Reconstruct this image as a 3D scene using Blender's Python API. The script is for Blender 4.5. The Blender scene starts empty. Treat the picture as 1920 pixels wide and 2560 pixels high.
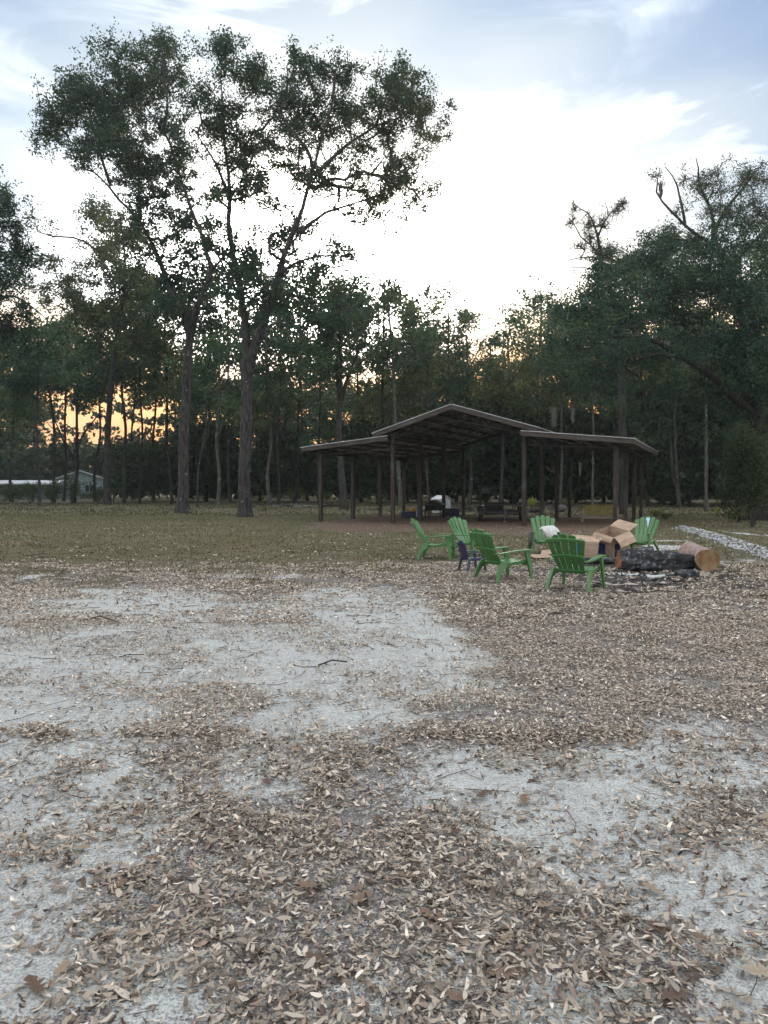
import bpy, math, random
import numpy as np
from mathutils import Vector, Matrix
random.seed(7); rng = np.random.default_rng(7)
S = bpy.context.scene
col = S.collection
R = math.radians

# ---------------------------------------------------------------- camera
F = 1849.0; HOR = 1222.0; CH = 1.6
PITCH = math.atan((1280 - HOR) / F)
cam_d = bpy.data.cameras.new('camera'); cam = bpy.data.objects.new('camera', cam_d); col.objects.link(cam)
cam_d.sensor_width = 36; cam_d.lens = 26; cam_d.clip_start = .05; cam_d.clip_end = 3000
cam.location = (0, 0, CH); cam.rotation_euler = (R(90) - PITCH, 0, 0)
S.camera = cam
cp, sp_ = math.cos(PITCH), math.sin(PITCH)
def ray(px, py):
    x = (px - 960) / F; z = -(py - 1280) / F
    return x, cp + z * sp_, z * cp - sp_
def P(px, py, D):
    x, y, z = ray(px, py); return Vector((x * D / y, D, CH + z * D / y))
def G(px, py, z0=0.0):
    x, y, z = ray(px, py); t = (z0 - CH) / z
    return Vector((x * t, y * t, z0))
def proj(X, Y, Z=0.0):
    dz = Z - CH
    f = Y * cp - dz * sp_; u = Y * sp_ + dz * cp
    f = np.maximum(f, 1e-3)
    return 960 + F * X / f, 1280 - F * u / f

# ---------------------------------------------------------------- light
SUN_AZ, SUN_EL = R(8.0), R(11.0)
sdir = Vector((math.sin(SUN_AZ) * math.cos(SUN_EL), math.cos(SUN_AZ) * math.cos(SUN_EL), math.sin(SUN_EL)))
world = bpy.data.worlds.new('World'); S.world = world; world.use_nodes = True
nt = world.node_tree; nt.nodes.clear()
def N(t, typ, **kw):
    n = t.nodes.new(typ)
    for k, v in kw.items():
        if k == 'i':
            for a, b in v.items(): n.inputs[a].default_value = b
        else: setattr(n, k, v)
    return n
def ramp(t, fac, stops, interp='LINEAR'):
    n = N(t, 'ShaderNodeValToRGB'); cr = n.color_ramp; cr.interpolation = interp
    while len(cr.elements) < len(stops): cr.elements.new(.5)
    for e, (p, c) in zip(cr.elements, stops):
        e.position = p; e.color = (c[0], c[1], c[2], 1) if hasattr(c, '__len__') else (c, c, c, 1)
    t.links.new(fac, n.inputs[0]); return n.outputs[0]
def mixc(t, fac, a, b, mode='MIX'):
    n = N(t, 'ShaderNodeMix', data_type='RGBA', blend_type=mode)
    for s, v in ((0, fac), (6, a), (7, b)):
        if isinstance(v, bpy.types.NodeSocket): t.links.new(v, n.inputs[s])
        elif s == 0: n.inputs[s].default_value = v
        else: n.inputs[s].default_value = (v[0], v[1], v[2], 1) if hasattr(v, '__len__') else (v, v, v, 1)
    return n.outputs[2]
def math_(t, op, a, b=0.0, clamp=False):
    n = N(t, 'ShaderNodeMath', operation=op, use_clamp=clamp)
    for s, v in ((0, a), (1, b)):
        if isinstance(v, bpy.types.NodeSocket): t.links.new(v, n.inputs[s])
        else: n.inputs[s].default_value = v
    return n.outputs[0]
WS = 0.1                                           # background strength
sky = N(nt, 'ShaderNodeTexSky', sky_type='NISHITA', sun_disc=False, sun_elevation=SUN_EL, sun_rotation=SUN_AZ,
        altitude=20, air_density=1.0, dust_density=1.6, ozone_density=1.4)
tc = N(nt, 'ShaderNodeTexCoord')
vn = N(nt, 'ShaderNodeVectorMath', operation='NORMALIZE'); nt.links.new(tc.outputs['Generated'], vn.inputs[0])
D3 = vn.outputs[0]
def dotdir(v):
    n = N(nt, 'ShaderNodeVectorMath', operation='DOT_PRODUCT'); nt.links.new(D3, n.inputs[0]); n.inputs[1].default_value = v; return n.outputs['Value']
glow_c = Vector(ray(740, 720)).normalized()
sb = N(nt, 'ShaderNodeVectorMath', operation='SUBTRACT'); nt.links.new(D3, sb.inputs[0]); sb.inputs[1].default_value = glow_c
ml = N(nt, 'ShaderNodeVectorMath', operation='MULTIPLY'); nt.links.new(sb.outputs[0], ml.inputs[0]); ml.inputs[1].default_value = (1, 1, 1.7)
le = N(nt, 'ShaderNodeVectorMath', operation='LENGTH'); nt.links.new(ml.outputs[0], le.inputs[0])
ang = math_(nt, 'DIVIDE', le.outputs['Value'], 2.5)
# thin cloud veil brightened round the sunset, then blue; unseen overhead band added to light the ground
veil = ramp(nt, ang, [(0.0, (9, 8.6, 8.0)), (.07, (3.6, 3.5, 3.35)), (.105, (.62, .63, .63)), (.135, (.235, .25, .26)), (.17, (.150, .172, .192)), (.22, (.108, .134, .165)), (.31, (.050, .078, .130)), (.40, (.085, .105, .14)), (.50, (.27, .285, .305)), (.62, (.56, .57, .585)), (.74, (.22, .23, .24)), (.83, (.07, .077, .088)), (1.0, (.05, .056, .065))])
sep = N(nt, 'ShaderNodeSeparateXYZ'); nt.links.new(D3, sep.inputs[0])
mp = N(nt, 'ShaderNodeMapping', i={'Rotation': (0, R(24), R(8)), 'Scale': (1.5, 1.5, 5.5), 'Location': (2.3, .6, 1.1)}); nt.links.new(D3, mp.inputs[0])
nz = N(nt, 'ShaderNodeTexNoise', i={'Scale': 2.2, 'Detail': 10, 'Roughness': .6, 'Distortion': .9}); nt.links.new(mp.outputs[0], nz.inputs['Vector'])
nz2 = N(nt, 'ShaderNodeTexNoise', i={'Scale': 1.1, 'Detail': 4, 'Roughness': .5, 'Distortion': .4}); nt.links.new(mp.outputs[0], nz2.inputs['Vector'])
cloud = ramp(nt, nz.outputs['Fac'], [(.44, 0), (.54, .4), (.64, 1)], 'EASE')
cl2 = ramp(nt, nz2.outputs['Fac'], [(.38, .05), (.58, 1)], 'EASE')
cloud = math_(nt, 'MULTIPLY', cloud, cl2)
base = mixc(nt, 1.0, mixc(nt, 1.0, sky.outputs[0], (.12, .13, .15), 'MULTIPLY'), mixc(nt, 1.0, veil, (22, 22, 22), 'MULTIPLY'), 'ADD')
soft = ramp(nt, nz2.outputs['Fac'], [(.36, (.86, .90, .96)), (.60, (1.12, 1.08, 1.02))], 'EASE')       # thin veil, here thicker, there thinner
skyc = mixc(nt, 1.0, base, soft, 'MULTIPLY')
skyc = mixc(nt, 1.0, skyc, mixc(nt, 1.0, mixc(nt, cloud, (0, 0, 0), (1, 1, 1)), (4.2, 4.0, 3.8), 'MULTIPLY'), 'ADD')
# sunset band low on the horizon round the sun
elev = ramp(nt, sep.outputs['Z'], [(.0, 1), (.13, 1), (.20, .6), (.27, 0)], 'EASE')
az = math_(nt, 'ARCCOSINE', math_(nt, 'MINIMUM', dotdir(Vector((sdir.x, sdir.y, 0)).normalized()), .99999))
azf = ramp(nt, math_(nt, 'DIVIDE', az, math.pi), [(.0, 1), (.14, .85), (.30, .35), (.7, .05)])
warm = ramp(nt, sep.outputs['Z'], [(.0, (5.0, 1.7, .25)), (.07, (7.6, 3.0, .35)), (.12, (9.5, 4.3, .6)), (.18, (12.5, 6.6, 1.7)), (.25, (18, 14, 9))])
skyc = mixc(nt, math_(nt, 'MULTIPLY', elev, azf), skyc, warm)
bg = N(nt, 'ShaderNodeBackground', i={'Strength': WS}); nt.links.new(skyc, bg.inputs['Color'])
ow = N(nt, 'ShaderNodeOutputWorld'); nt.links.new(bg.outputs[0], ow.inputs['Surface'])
world.cycles.sampling_method = 'MANUAL'; world.cycles.sample_map_resolution = 512
sl = bpy.data.lights.new('sun', 'SUN'); sl.energy = 1.2; sl.angle = R(.6); sl.color = (1, .62, .34)
so = bpy.data.objects.new('sun', sl); col.objects.link(so); so.rotation_euler = (-sdir).to_track_quat('-Z', 'Y').to_euler(); so.location = (0, 0, 60)
S.view_settings.view_transform = 'Standard'; S.view_settings.look = 'None'; S.view_settings.exposure = 1.0; S.view_settings.gamma = 1
S.view_settings.use_curve_mapping = False
try:
    S.cycles.max_bounces = 6; S.cycles.diffuse_bounces = 3; S.cycles.transmission_bounces = 4; S.cycles.transparent_max_bounces = 6
    S.cycles.caustics_reflective = False; S.cycles.caustics_refractive = False
except Exception: pass

# ---------------------------------------------------------------- materials
def material(name, rough=.9, spec=.2):
    m = bpy.data.materials.new(name); m.use_nodes = True; t = m.node_tree
    b = t.nodes['Principled BSDF']; b.inputs['Roughness'].default_value = rough
    b.inputs['Specular IOR Level'].default_value = spec
    return m, t, b
def coords(t, kind='Object', scale=(1, 1, 1), rot=(0, 0, 0)):
    c = N(t, 'ShaderNodeTexCoord'); p = N(t, 'ShaderNodeMapping', i={'Scale': scale, 'Rotation': rot}); t.links.new(c.outputs[kind], p.inputs[0]); return p.outputs[0]
def noise(t, vec, scale, detail=5, rough=.6, dist=0):
    n = N(t, 'ShaderNodeTexNoise', i={'Scale': scale, 'Detail': detail, 'Roughness': rough, 'Distortion': dist})
    t.links.new(vec, n.inputs['Vector']); return n.outputs['Fac']
def bump(t, b, h, strength=.4, dist=.02):
    n = N(t, 'ShaderNodeBump', i={'Strength': strength, 'Distance': dist}); t.links.new(h, n.inputs['Height']); t.links.new(n.outputs[0], b.inputs['Normal'])
def two_tone(name, a, c, scale=6, rough=.85, spec=.2, stretch=(1, 1, 1), lo=.35, hi=.65, bs=.3, bd=.01, detail=5, metallic=0, extra=None):
    m, t, b = material(name, rough, spec)
    v = coords(t, 'Object', stretch); f = noise(t, v, scale, detail)
    cc = ramp(t, f, [(lo, a), (hi, c)])
    if extra:
        f2 = noise(t, coords(t, 'Object'), extra[1], 4); cc = mixc(t, ramp(t, f2, [(extra[2], 0), (extra[3], 1)]), cc, extra[0])
    t.links.new(cc, b.inputs['Base Color']); b.inputs['Metallic'].default_value = metallic
    if bs: bump(t, b, f, bs, bd)
    return m
def leaf_mat(name, trans=.35, tr_col=(1.2, 1.25, .6), rough=.6, spec=.25):
    m, t, b = material(name, rough, spec)
    a = N(t, 'ShaderNodeAttribute', attribute_name='tint')
    t.links.new(a.outputs['Color'], b.inputs['Base Color'])
    tr = N(t, 'ShaderNodeBsdfTranslucent'); t.links.new(mixc(t, 1.0, a.outputs['Color'], tr_col, 'MULTIPLY'), tr.inputs['Color'])
    mx = N(t, 'ShaderNodeMixShader', i={0: trans}); t.links.new(b.outputs[0], mx.inputs[1]); t.links.new(tr.outputs[0], mx.inputs[2])
    t.links.new(mx.outputs[0], t.nodes['Material Output'].inputs['Surface']); return m
def bark_mat(name, dark, light, lichen=(.42, .44, .42), lo=.63, hi=.70):
    m, t, b = material(name, .95, .1)
    v = coords(t, 'Object', (1, 1, .22)); f = noise(t, v, 9, 8, .68)
    f2 = noise(t, coords(t, 'Object', (1, 1, .7)), 3.2, 6, .7)
    c = ramp(t, f, [(.36, dark), (.62, light)])
    c = mixc(t, ramp(t, f2, [(lo, 0), (hi, .85)]), c, lichen)
    t.links.new(c, b.inputs['Base Color']); bump(t, b, f, .9, .05); return m
M = {}
M['leaf'] = leaf_mat('oak_leaf', .32)
M['leaf_bush'] = leaf_mat('bush_leaf', .4)
M['bark'] = bark_mat('grey_bark', (.014, .013, .013), (.072, .068, .065))
M['bark_pale'] = bark_mat('pale_bark', (.03, .029, .027), (.12, .115, .105), (.26, .27, .255), .58, .68)
M['bark_dark'] = bark_mat('dark_bark', (.012, .011, .010), (.04, .036, .032), (.12, .13, .12), .66, .74)
M['twig'] = two_tone('twig_bark', (.03, .026, .023), (.075, .066, .06), 20, bs=0)
M['moss'] = leaf_mat('hanging_moss', .3, (1, 1, .9))
M['litter'] = leaf_mat('dead_leaf', .12, (1, .85, .6), .85, .12)
M['post'] = two_tone('weathered_post', (.022, .018, .015), (.058, .045, .037), 5, stretch=(3, 3, .25), extra=((.06, .062, .062), 1.4, .5, .72))
M['fascia'] = two_tone('fascia_board', (.036, .030, .026), (.078, .065, .055), 4, stretch=(.6, .6, 3), extra=((.09, .085, .08), 1.1, .5, .75))
M['purlin'] = two_tone('purlin_wood', (.04, .026, .02), (.08, .052, .04), 5)
def tin_mat():
    m, t, b = material('galvanised_tin', .55, .4); b.inputs['Metallic'].default_value = .25
    f = noise(t, coords(t), 1.6, 5); f2 = noise(t, coords(t), 9, 4)
    c = mixc(t, ramp(t, f, [(.40, 0), (.60, 1)]), (.16, .165, .17), (.085, .062, .052))
    c = mixc(t, ramp(t, f2, [(.5, 0), (.7, .5)]), c, (.16, .09, .065))
    t.links.new(c, b.inputs['Base Color']); t.links.new(ramp(t, f, [(.3, .42), (.7, .7)]), b.inputs['Roughness']); return m
M['tin'] = tin_mat()
M['edge'] = two_tone('sky_shine_edge', (.40, .42, .43), (.60, .62, .63), 3, .35, .6, bs=0)  # sky shine on the tin edges, put into a pale colour
M['steel'] = two_tone('dark_painted_steel', (.012, .012, .013), (.035, .03, .028), 12, .6, .4, bs=0)
def plastic(name, c, dirt, rough=.42):
    m, t, b = material(name, rough, .6)
    f = noise(t, coords(t), 5, 5); f2 = noise(t, coords(t), 45, 3)
    cc = mixc(t, ramp(t, f, [(.45, 0), (.75, .45)]), c, dirt)
    cc = mixc(t, ramp(t, f2, [(.55, 0), (.75, .25)]), cc, dirt)
    t.links.new(cc, b.inputs['Base Color']); t.links.new(ramp(t, f, [(.3, rough), (.7, rough + .25)]), b.inputs['Roughness']); bump(t, b, f2, .1, .003); return m
M['green'] = plastic('green_resin', (.044, .145, .036), (.08, .15, .065), .27)
M['navy'] = plastic('navy_resin', (.010, .016, .055), (.025, .03, .06), .32)
M['card'] = two_tone('cardboard', (.28, .20, .145), (.42, .31, .23), 3, stretch=(1, 1, 4), bs=.15, bd=.004, extra=((.26, .17, .11), 2.2, .55, .75))
M['blueprint'] = two_tone('blue_print_on_card', (.012, .017, .07), (.03, .04, .12), 8, bs=0, extra=((.20, .15, .12), 7, .60, .72))
M['tealprint'] = two_tone('teal_print_on_card', (.01, .16, .26), (.02, .22, .33), 8, bs=0, extra=((.30, .21, .15), 7, .64, .72))
M['cloth'] = two_tone('white_plastic_sack', (.38, .38, .36), (.55, .55, .53), 7, .6, bs=.5, bd=.02)
M['char'] = two_tone('charred_wood', (.008, .008, .009), (.05, .052, .056), 14, .8, .3, stretch=(.5, 1, 1), bs=1, bd=.03, detail=8, extra=((.19, .205, .22), 10, .55, .66))
M['redbark'] = two_tone('log_bark', (.17, .115, .10), (.38, .30, .27), 9, .9, .1, bs=.6, bd=.02, detail=7, extra=((.10, .07, .06), 4, .55, .7))
def cut_mat():
    m, t, b = material('cut_wood', .8, .2)
    w = N(t, 'ShaderNodeTexWave', wave_type='RINGS', rings_direction='X', i={'Scale': 9, 'Distortion': 3, 'Detail': 3, 'Detail Scale': 2}); t.links.new(coords(t), w.inputs['Vector'])
    f = noise(t, coords(t), 4, 4)
    c = mixc(t, ramp(t, w.outputs['Fac'], [(.2, 0), (.9, .6)]), (.22, .135, .07), (.11, .065, .035))
    c = mixc(t, ramp(t, f, [(.45, 0), (.65, .7)]), c, (.30, .21, .13))
    t.links.new(c, b.inputs['Base Color']); bump(t, b, w.outputs['Fac'], .25, .005); return m
M['cut'] = cut_mat()
M['cut_orange'] = two_tone('scorched_cut_wood', (.10, .045, .03), (.32, .14, .075), 6)
M['yellow'] = two_tone('yellow_painted_metal', (.13, .11, .035), (.22, .185, .06), 5, .6, .3, bs=0)
M['cream'] = two_tone('cream_painted_metal', (.20, .18, .10), (.30, .26, .16), 5, .6, .3, bs=0)
M['tub'] = two_tone('navy_plastic_tub', (.010, .014, .035), (.02, .026, .05), 6, .5, .4, bs=0)
M['rubber'] = two_tone('black_rubber', (.010, .010, .010), (.025, .025, .025), 20, .85, .2, bs=0)
M['mesh_grey'] = two_tone('grey_expanded_steel', (.05, .05, .05), (.10, .10, .10), 20, .7, .3, bs=0)
M['white'] = two_tone('off_white_siding', (.30, .33, .345), (.44, .47, .485), 1.5, .8, stretch=(1, 1, 3), bs=0, extra=((.30, .34, .34), .8, .55, .75))
M['whiteh'] = two_tone('pale_house_wall', (.15, .19, .20), (.25, .30, .31), 1.2, bs=0)
M['shedwall'] = two_tone('blue_grey_shed_wall', (.07, .10, .11), (.15, .19, .20), 1.2, bs=0)
M['shedroof'] = two_tone('pale_shed_roof', (.36, .38, .40), (.55, .57, .6), 2, .4, .5, bs=0)
M['darkwood'] = two_tone('dark_stained_wood', (.015, .013, .012), (.04, .034, .03), 8)
M['orange'] = two_tone('orange_plush', (.38, .17, .03), (.55, .28, .06), 9)
M['palebucket'] = two_tone('pale_blue_bucket', (.20, .28, .34), (.28, .36, .42), 6, .6)
M['whitesand'] = two_tone('bleached_limerock', (.26, .27, .27), (.52, .53, .53), 4, .95, .1, bs=1, bd=.05, detail=8, extra=((.20, .19, .17), 2.2, .56, .68))
M['ash'] = two_tone('wood_ash', (.30, .36, .37), (.52, .58, .58), 8, .95, .1, bs=.6, bd=.01, detail=8)
M['sticker'] = two_tone('pale_blue_label', (.28, .50, .70), (.62, .72, .80), 9, .5, bs=0)

# ---------------------------------------------------------------- helpers
def tag(o, label=None, cat=None, group=None, kind=None):
    if label: o['label'] = label
    if cat: o['category'] = cat
    if group: o['group'] = group
    if kind: o['kind'] = kind
    return o
def empty(name, loc, rz=0.0):
    o = bpy.data.objects.new(name, None); col.objects.link(o); o.location = loc; o.rotation_euler = (0, 0, rz); o.empty_display_size = .2; return o
def link(name, me, mat, parent=None):
    if mat: me.materials.append(mat)
    o = bpy.data.objects.new(name, me); col.objects.link(o)
    if parent: o.parent = parent
    return o
def mesh_np(name, V, Fc, mat, parent=None, tint=None, smooth=False, origin=None):
    """V (n,3); Fc list of int arrays (m,k)"""
    V = np.asarray(V, dtype=np.float32)
    if origin is not None: V = V - np.asarray(origin, dtype=np.float32)
    if not isinstance(Fc, list): Fc = [Fc]
    Fc = [np.asarray(f, dtype=np.int32) for f in Fc if len(f)]
    me = bpy.data.meshes.new(name)
    me.vertices.add(len(V)); me.vertices.foreach_set('co', V.ravel())
    nl = sum(f.size for f in Fc); npoly = sum(len(f) for f in Fc)
    me.loops.add(nl); me.polygons.add(npoly)
    me.loops.foreach_set('vertex_index', np.concatenate([f.ravel() for f in Fc]))
    tot = np.concatenate([np.full(len(f), f.shape[1], dtype=np.int32) for f in Fc])
    st = np.concatenate([[0], np.cumsum(tot)[:-1]]).astype(np.int32)
    me.polygons.foreach_set('loop_start', st)
    try: me.polygons.foreach_set('loop_total', tot)
    except Exception: pass
    if smooth: me.polygons.foreach_set('use_smooth', np.ones(npoly, dtype=bool))
    if tint is not None:
        a = me.attributes.new('tint', 'FLOAT_COLOR', 'POINT')
        c = np.ones((len(V), 4), dtype=np.float32); c[:, :3] = tint; a.data.foreach_set('color', c.ravel())
    me.update(calc_edges=True); me.validate()
    o = link(name, me, mat, parent)
    if origin is not None: o.location = origin
    return o
class MB:
    """collects shapes into one mesh"""
    def __init__(s): s.v = []; s.f = []
    def add(s, vs, fs):
        n = len(s.v); s.v += [tuple(p) for p in vs]; s.f += [tuple(i + n for i in f) for f in fs]; return s
    def hexa(s, p):          # 8 points: bottom 4 ccw, top 4 ccw
        return s.add(p, [(3, 2, 1, 0), (4, 5, 6, 7), (0, 1, 5, 4), (1, 2, 6, 5), (2, 3, 7, 6), (3, 0, 4, 7)])
    def box(s, c, d, rz=0.0):
        x, y, z = c; a, b, h = d[0] / 2, d[1] / 2, d[2] / 2; cs, sn = math.cos(rz), math.sin(rz)
        pts = [(-a, -b, -h), (a, -b, -h), (a, b, -h), (-a, b, -h), (-a, -b, h), (a, -b, h), (a, b, h), (-a, b, h)]
        return s.hexa([(x + q[0] * cs - q[1] * sn, y + q[0] * sn + q[1] * cs, z + q[2]) for q in pts])
    def bar(s, a, b, w, h=None, up=(0, 0, 1)):
        a = Vector(a); b = Vector(b); h = h or w; d = (b - a).normalized(); u = Vector(up)
        if abs(d.dot(u)) > .98: u = Vector((0, 1, 0))
        x = d.cross(u).normalized() * w / 2; y = x.cross(d).normalized() * h / 2
        return s.hexa([a - x - y, a + x - y, b + x - y, b - x - y, a - x + y, a + x + y, b + x + y, b - x + y])
    def tube(s, pts, rad, n=8, cap=True):
        pts = [Vector(p) for p in pts]; rings = []; base = len(s.v)
        if not hasattr(rad, '__len__'): rad = [rad] * len(pts)
        prev = None
        for i, p in enumerate(pts):
            d = (pts[min(i + 1, len(pts) - 1)] - pts[max(i - 1, 0)]).normalized()
            if prev is None: prev = d.orthogonal().normalized()
            x = (prev - d * prev.dot(d)).normalized(); y = d.cross(x); prev = x
            for k in range(n):
                a = 2 * math.pi * k / n; s.v.append(tuple(p + (x * math.cos(a) + y * math.sin(a)) * rad[i]))
        for i in range(len(pts) - 1):
            for k in range(n):
                a, b = base + i * n + k, base + i * n + (k + 1) % n; s.f.append((a, b, b + n, a + n))
        if cap: s.f.append(tuple(base + k for k in reversed(range(n)))); s.f.append(tuple(base + (len(pts) - 1) * n + k for k in range(n)))
        return s
    def prism(s, poly, t0, t1, f):
        n = len(poly); base = len(s.v)
        s.v += [tuple(f(u, v, t0)) for u, v in poly] + [tuple(f(u, v, t1)) for u, v in poly]
        s.f.append(tuple(base + i for i in reversed(range(n)))); s.f.append(tuple(base + n + i for i in range(n)))
        for i in range(n):
            j = (i + 1) % n; s.f.append((base + i, base + j, base + n + j, base + n + i))
        return s
    def build(s, name, mat, parent=None, smooth=False, bevel=0):
        me = bpy.data.meshes.new(name); me.from_pydata(s.v, [], s.f); me.update()
        if smooth:
            for p in me.polygons: p.use_smooth = len(p.vertices) < 5
        o = link(name, me, mat, parent)
        if bevel:
            b = o.modifiers.new('bevel', 'BEVEL'); b.width = bevel; b.segments = 2; b.limit_method = 'ANGLE'
        return o
def copy_tree(o, parent=None):
    c = o.copy(); col.objects.link(c); c.parent = parent
    for ch in list(o.children): copy_tree(ch, c)
    return c
def hash2(ix, iy, seed):
    h = (ix.astype(np.int64) * 374761393 + iy.astype(np.int64) * 668265263 + seed * 974634777) & 0xffffffff
    h = ((h ^ (h >> 13)) * 1274126177) & 0xffffffff; h = h ^ (h >> 16)
    return (h & 0xffff) / 65535.0
def vnoise(x, y, seed=0):
    ix = np.floor(x); iy = np.floor(y); fx = x - ix; fy = y - iy; fx = fx * fx * (3 - 2 * fx); fy = fy * fy * (3 - 2 * fy)
    a = hash2(ix, iy, seed); b = hash2(ix + 1, iy, seed); c = hash2(ix, iy + 1, seed); d = hash2(ix + 1, iy + 1, seed)
    return (a * (1 - fx) + b * fx) * (1 - fy) + (c * (1 - fx) + d * fx) * fy
def fbm(x, y, sc, oct=4, seed=0):
    s = 0; a = .5; t = 0
    for o in range(oct):
        s = s + a * vnoise(x * sc, y * sc, seed + o * 17); t += a; a *= .5; sc *= 2.03
    return s / t
def sstep(a, b, x):
    t = np.clip((x - a) / (b - a), 0, 1); return t * t * (3 - 2 * t)

# ---------------------------------------------------------------- ground cover maps (on the ground, in metres)
def blobs(px, py, L):
    m = np.zeros_like(px)
    for cx_, cy_, rx, ry, w in L:
        r = np.sqrt(((px - cx_) / rx) ** 2 + ((py - cy_) / ry) ** 2)
        m = np.maximum(m, w * (1 - sstep(.62, 1.25, r)))
    return m
SAND = [(330, 1545, 420, 80, 1), (60, 1640, 260, 80, .95), (900, 1560, 280, 95, 1), (620, 1660, 560, 120, 1), (1000, 1650, 240, 110, 1), (180, 1790, 330, 110, .95), (790, 1790, 260, 100, .95),
        (60, 1900, 260, 100, .8), (640, 1930, 160, 50, .6), (60, 2060, 110, 60, .75), (300, 1960, 160, 50, .7), (1300, 1960, 260, 90, .65),
        (1480, 2020, 330, 90, .9), (1700, 1900, 280, 80, .7), (1560, 2140, 220, 80, .9), (1850, 2230, 190, 130, .95), (1880, 2420, 90, 80, .7), (60, 2440, 170, 110, .85), (470, 2510, 150, 60, .95), (330, 2330, 120, 30, .3),
        (1470, 2500, 110, 50, .7), (1760, 2540, 90, 30, .5), (880, 2560, 120, 25, .5), (60, 2300, 90, 50, .6), (150, 2240, 200, 130, .45), (270, 2060, 200, 80, .5), (420, 2400, 120, 50, .4), (1250, 2440, 80, 25, .4), (90, 1442, 60, 9, .9), (560, 1436, 60, 7, .5), (420, 1345, 40, 4, .6),
        (700, 1438, 60, 6, .5), (780, 1262, 150, 6, .6), (1640, 1368, 110, 7, .95), (1720, 1388, 120, 8, .8), (1640, 1350, 80, 5, .9), (1820, 1402, 100, 5, .7)]
PILE = [(500, 1770, 150, 62, 1), (380, 1850, 130, 45, .8), (760, 1755, 70, 30, .55), (340, 1500, 60, 22, .4), (620, 1535, 150, 30, .45), (420, 1640, 130, 22, .4), (120, 1560, 180, 26, .5), (830, 1500, 60, 14, .4), (300, 1720, 160, 22, .45),
        (60, 1850, 80, 40, .8), (170, 1925, 90, 30, .7), (520, 1920, 160, 30, .6), (120, 1990, 120, 30, .6), (620, 1470, 300, 10, .6), (80, 1500, 110, 40, .8), (1300, 1900, 90, 30, .6)]
REDD = [(1180, 1308, 400, 17, 1), (900, 1318, 150, 14, .9), (1400, 1310, 260, 26, .9), (1000, 1300, 150, 14, .9), (1300, 1326, 160, 10, .55)]
CHAR = [(1600, 1450, 130, 32, 1), (1420, 1420, 110, 30, .75), (1500, 1425, 130, 35, .9), (1760, 1450, 180, 20, .8), (1870, 1462, 110, 16, .7), (1450, 1450, 60, 24, .4)]
GRASSY = [(1830, 1428, 150, 26, 1), (1880, 1480, 60, 14, 1), (1300, 1400, 40, 14, .6), (1030, 1415, 90, 16, .6), (1400, 1370, 60, 14, .6)]
def cover(X, Y):
    wx = (fbm(X, Y, .9, 4, 5) - .5); wy = (fbm(X, Y, .9, 4, 9) - .5)
    Xw = X + wx * np.clip(Y * .14, .35, 2.2); Yw = Y + wy * np.clip(Y * .16, .4, 2.6)
    px, py = proj(Xw, np.maximum(Yw, .6)); py = np.where(Y < 1.2, 4000, py)
    px = np.where(Y < 1.2, 960 + X * 300, px)
    n1 = fbm(X, Y, 2.2, 4, 21); n2 = fbm(X, Y, .5, 3, 33)
    sand = blobs(px, py, SAND); pile = blobs(px, py, PILE)
    near = sstep(1350, 1475, py + 110 * (n1 - .5) + 60 * (n2 - .5))                            # litter zone
    deep = sstep(1980, 2120, py); right_ = sstep(1050, 1300, px) * (1 - sstep(1700, 1850, py)); mixz = np.clip(.66 + .30 * deep + .30 * right_, 0, .96)
    litter = near * (mixz - .85 * mixz * sand) + (1 - near) * .26 * sstep(.38, .62, n2)
    n3 = fbm(X, Y, 3.1, 3, 41); litter = litter * np.where(near > .3, .35 + .28 * deep + (1.25 - .28 * deep) * sstep(.36, .62, n3), 1)
    litter = np.maximum(litter, pile * near)
    litter = litter + .28 * (n1 - .5)
    litter = np.where((py < 1460) & (px < 900), litter * .7, litter)
    litter = np.where(Y < 1.2, .6, litter)
    red = blobs(px, py, REDD); ch = blobs(px, py, CHAR); gr = blobs(px, py, GRASSY)
    grass = np.clip((1 - sstep(1365, 1500, py + 120 * (n1 - .5) + 60 * (n2 - .5))) * (1 - sand * .9), 0, 1); grass = np.maximum(grass, gr) * (1 - red * .97) * (1 - ch)
    grass = np.where(Y < 1.2, 0, grass)
    rg = (px > 1150) & (py > 1440) & (py < 1700)
    grass = np.where(rg, np.maximum(grass, .55 * sstep(.48, .66, n2 * .6 + n1 * .4)), grass)
    return px, py, sand, np.clip(litter * (1 - ch * .6) * (1 - red * .8), 0, 1), np.clip(grass, 0, 1), red, ch

def axis(a, n, lim, bias=0):
    t = np.linspace(-math.asinh(lim / a), math.asinh(lim / a), n); return a * np.sinh(t)
gx = axis(5.0, 250, 320); gy0 = axis(5.0, 270, 320) + 4.0
GX, GY = np.meshgrid(gx, gy0); X = GX.ravel(); Y = GY.ravel()
px, py, sand, lit_, grass, red, ch = cover(X, Y)
hgt = (fbm(X, Y, 1.3, 4, 3) - .5) * .05 * sstep(0, 3, np.hypot(X, Y)) + (fbm(X, Y, .12, 3, 4) - .5) * .10 * sstep(6, 25, Y) * (1 - sstep(60, 90, Y)) + .030 * (fbm(X, Y, 3.6, 2, 8) - .5) * (1 - sstep(8, 16, Y)) + .02 * blobs(px, py, PILE) - .02 * ch
hgt = hgt - .012
idx = np.arange(len(X)).reshape(GX.shape)
Q = np.stack([idx[:-1, :-1].ravel(), idx[:-1, 1:].ravel(), idx[1:, 1:].ravel(), idx[1:, :-1].ravel()], 1)
def ground_z(x, y):
    i = int(np.clip(np.searchsorted(gx, x) - 1, 0, len(gx) - 2)); j = int(np.clip(np.searchsorted(gy0, y) - 1, 0, len(gy0) - 2))
    H = hgt.reshape(GX.shape); return float(H[j:j + 2, i:i + 2].mean())
gm, t, b = material('field_ground', .97, .08)
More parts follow.
